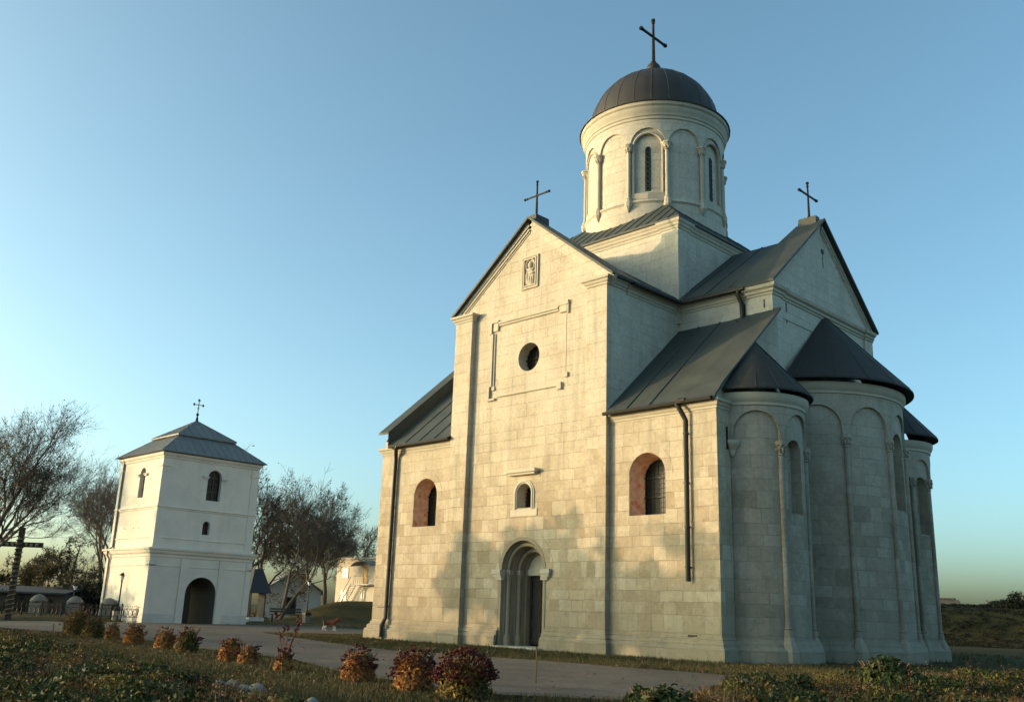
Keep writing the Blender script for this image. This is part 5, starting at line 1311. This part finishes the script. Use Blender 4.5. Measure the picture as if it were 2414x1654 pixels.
# ------------------------------------------------------------------ ground cover
def scatter(name, mat, pts, seed, hmin, hmax, nleaf, lsize, spread, blade=False, kindw=.5):
    """pts: plant positions. One mesh of many small leaves or blades."""
    g = np.random.default_rng(seed); P_ = np.array([(x, y, hgt(x, y)) for x, y in pts]); n = len(P_)
    idx = np.repeat(np.arange(n), nleaf); m = len(idx)
    hh = g.uniform(hmin, hmax, n)[idx]
    if blade:
        c = P_[idx]+np.c_[g.normal(0, spread, m), g.normal(0, spread, m), np.zeros(m)]
        az = g.uniform(0, 2*np.pi, m); w_ = lsize*g.uniform(.6,1.3,m); bend = np.c_[g.normal(0,.35,m), g.normal(0,.35,m)]*hh[:,None]
        s_ = np.c_[np.cos(az)*w_, np.sin(az)*w_, np.zeros(m)]; h3 = hh*g.uniform(.5,1.1,m)
        tip = c+np.c_[bend, h3]
        V = np.stack([c-s_, c+s_, tip], 1).reshape(-1, 3); k = 3
    else:
        t_ = g.uniform(0, 1, m)**.7; a = g.uniform(0, 2*np.pi, m); r_ = spread*np.sqrt(g.uniform(0,1,m))*(1-.45*t_)
        c = P_[idx]+np.c_[r_*np.cos(a), r_*np.sin(a), t_*hh]
        d = g.normal(0,1,(m,3)); d[:,2] += .8; d /= np.linalg.norm(d, axis=1)[:,None]
        q = np.cross(d, g.normal(0,1,(m,3))); q /= np.linalg.norm(q, axis=1)[:,None]; e = np.cross(d, q)
        L = (lsize*g.uniform(.5,1.5,m))[:,None]
        V = np.stack([c-q*L, c+e*L*.55+d*L*.2, c+q*L, c-e*L*.55+d*L*.2], 1).reshape(-1, 3); k = 4
    me = bpy.data.meshes.new(name); V = V*S; nf = len(V)//k
    me.vertices.add(len(V)); me.vertices.foreach_set('co', V.ravel().astype(np.float32))
    me.loops.add(len(V)); me.loops.foreach_set('vertex_index', np.arange(len(V), dtype=np.int32))
    me.polygons.add(nf); me.polygons.foreach_set('loop_start', np.arange(0, len(V), k, dtype=np.int32))
    me.update(calc_edges=True); me.materials.append(M[mat])
    o = bpy.data.objects.new(name, me); COL.objects.link(o); tag(o, kind='stuff'); return o
M['weed'] = leaf_mat("mixed_autumn_weeds", [(0., (.010,.014,.005)), (.25, (.022,.028,.008)), (.45, (.045,.036,.011)), (.6, (.080,.042,.013)), (.78, (.11,.060,.020)), (.9, (.15,.10,.03)), (1., (.06,.020,.012))], .62)
M['rust'] = leaf_mat("rusty_dry_weeds", [(0., (.045,.022,.010)), (.4, (.10,.048,.018)), (.75, (.16,.085,.03)), (1., (.20,.13,.055))], .4)
M['blade'] = leaf_mat("grass_blades", [(0., (.028,.032,.010)), (.4, (.055,.052,.016)), (.75, (.10,.075,.026)), (1., (.17,.12,.05))], .5)
M['dryblade'] = leaf_mat("dry_grass", [(0., (.09,.07,.035)), (.5, (.16,.125,.065)), (1., (.24,.19,.11))], .4)
def samp(n, box, test, seed):
    g = np.random.default_rng(seed); out = []
    while len(out) < n:
        x = g.uniform(box[0], box[1]); y = g.uniform(box[2], box[3])
        if test(x, y, g): out.append((x, y))
    return out
def inview(x, y, pad=3.):
    dx, dy = x-CAM[0], y-CAM[1]; f = dx*fw.x+dy*fw.y
    if f < 4: return False
    l = dx*rt.x+dy*rt.y
    return abs(l) < f*.60+pad
pL = lambda x, y, g: bedL(x, y) > .45 and inview(x, y) and g.random() < min(1, 900/((x-CAM[0])**2+(y-CAM[1])**2))
pR = lambda x, y, g: bedR(x, y) > .45 and inview(x, y) and g.random() < min(1, 900/((x-CAM[0])**2+(y-CAM[1])**2))
BL, BR = (-34, 17, -42, -18), (9, 36, -30, 24)
scatter('weeds', 'weed', samp(3600, BL, pL, 1), 1, .06, .26, 40, .030, .30)
scatter('weeds', 'weed', samp(4200, BR, pR, 2), 2, .06, .26, 40, .030, .30)
scatter('dry_weeds', 'rust', samp(1300, BL, pL, 3), 3, .08, .32, 34, .024, .24)
scatter('dry_weeds', 'rust', samp(1900, BR, pR, 4), 4, .08, .30, 34, .024, .24)
scatter('dry_grass', 'dryblade', samp(900, BL, pL, 5), 5, .12, .36, 18, .010, .12, True)
scatter('dry_grass', 'dryblade', samp(2200, BR, pR, 6), 6, .12, .36, 18, .010, .14, True)
def inpoly(poly, x, y):
    c = False; j = len(poly)-1
    for i in range(len(poly)):
        (xi, yi), (xj, yj) = poly[i], poly[j]
        if (yi > y) != (yj > y) and x < (xj-xi)*(y-yi)/(yj-yi)+xi: c = not c
        j = i
    return c
PATHP = up_e+up_e2+low_e
def lawn(x, y, g):
    if bedL(x, y) > .5 or bedR(x, y) > .5 or not inview(x, y) or inpoly(PATHP, x+g.normal(0,.16), y+g.normal(0,.16)): return False
    if WEST-.3 < x < .3 and -.3 < y < NORTH: return False
    if (x-MC[0])**2+(y-MC[1])**2 < 27 and x > -.5: return False
    return g.random() < min(1, 1100/((x-CAM[0])**2+(y-CAM[1])**2))
scatter('grass', 'blade', samp(15000, (-34, 16, -26, 6), lawn, 7), 7, .07, .17, 9, .011, .13, True)
scatter('grass', 'blade', samp(2500, (-60, 30, -14, 40), lawn, 8), 8, .12, .24, 9, .02, .25, True)

M['scrub'] = leaf_mat("dark_scrub_leaves", [(0., (.006,.007,.004)), (.5, (.016,.015,.008)), (.85, (.032,.025,.012)), (1., (.06,.042,.02))], .5)
def bank(x, y, g):
    rx = -(x-22.3)*.36+(y+34.9)*.933
    return 105.5 < rx < 124 and x > -50
scatter('scrub', 'scrub', samp(3600, (-46, 16, 58, 104), bank, 9), 9, .10, .42, 26, .07, .5)

def patchy(n, box, test, seed, f=.35, thr=.15):
    return samp(n, box, lambda x, y, g: test(x, y, g) and math.sin(x*f*2.3+seed)*math.sin(y*f*2.9+seed*2)+.5*math.sin(x*f*5.1+y*f*3.3) > thr, seed)
M['darkgreen'] = leaf_mat("dark_green_weeds", [(0., (.008,.016,.005)), (.5, (.022,.036,.009)), (.85, (.05,.06,.014)), (1., (.09,.08,.02))], .4)
M['yellowgreen'] = leaf_mat("yellow_green_weeds", [(0., (.05,.05,.012)), (.5, (.11,.095,.02)), (1., (.20,.15,.035))], .4)
for box, tst, s_ in ((BL, pL, 11), (BR, pR, 12)):
    scatter('broad_weeds', 'darkgreen', patchy(420, box, tst, s_), s_, .18, .46, 110, .042, .42)
    scatter('broad_weeds', 'yellowgreen', patchy(150, box, tst, s_+10, .5, .3), s_+10, .16, .42, 80, .036, .36)
    scatter('seed_stalks', 'rust', patchy(260, box, tst, s_+20, .6, .1), s_+20, .35, .75, 22, .020, .10)

def litter(x, y, g):
    if not inview(x, y) or (WEST-.4 < x < .4 and -.4 < y < NORTH): return False
    return g.random() < min(1, 800/((x-CAM[0])**2+(y-CAM[1])**2))*(.35 if inpoly(PATHP, x, y) else 1)
scatter('fallen_leaves', 'rust', samp(2200, (-36, 14, -25, 0), litter, 15), 15, .03, .09, 2, .035, .5)
scatter('grass', 'dryblade', samp(2600, (-34, 16, -26, 6), lawn, 16), 16, .06, .15, 9, .008, .12, True)
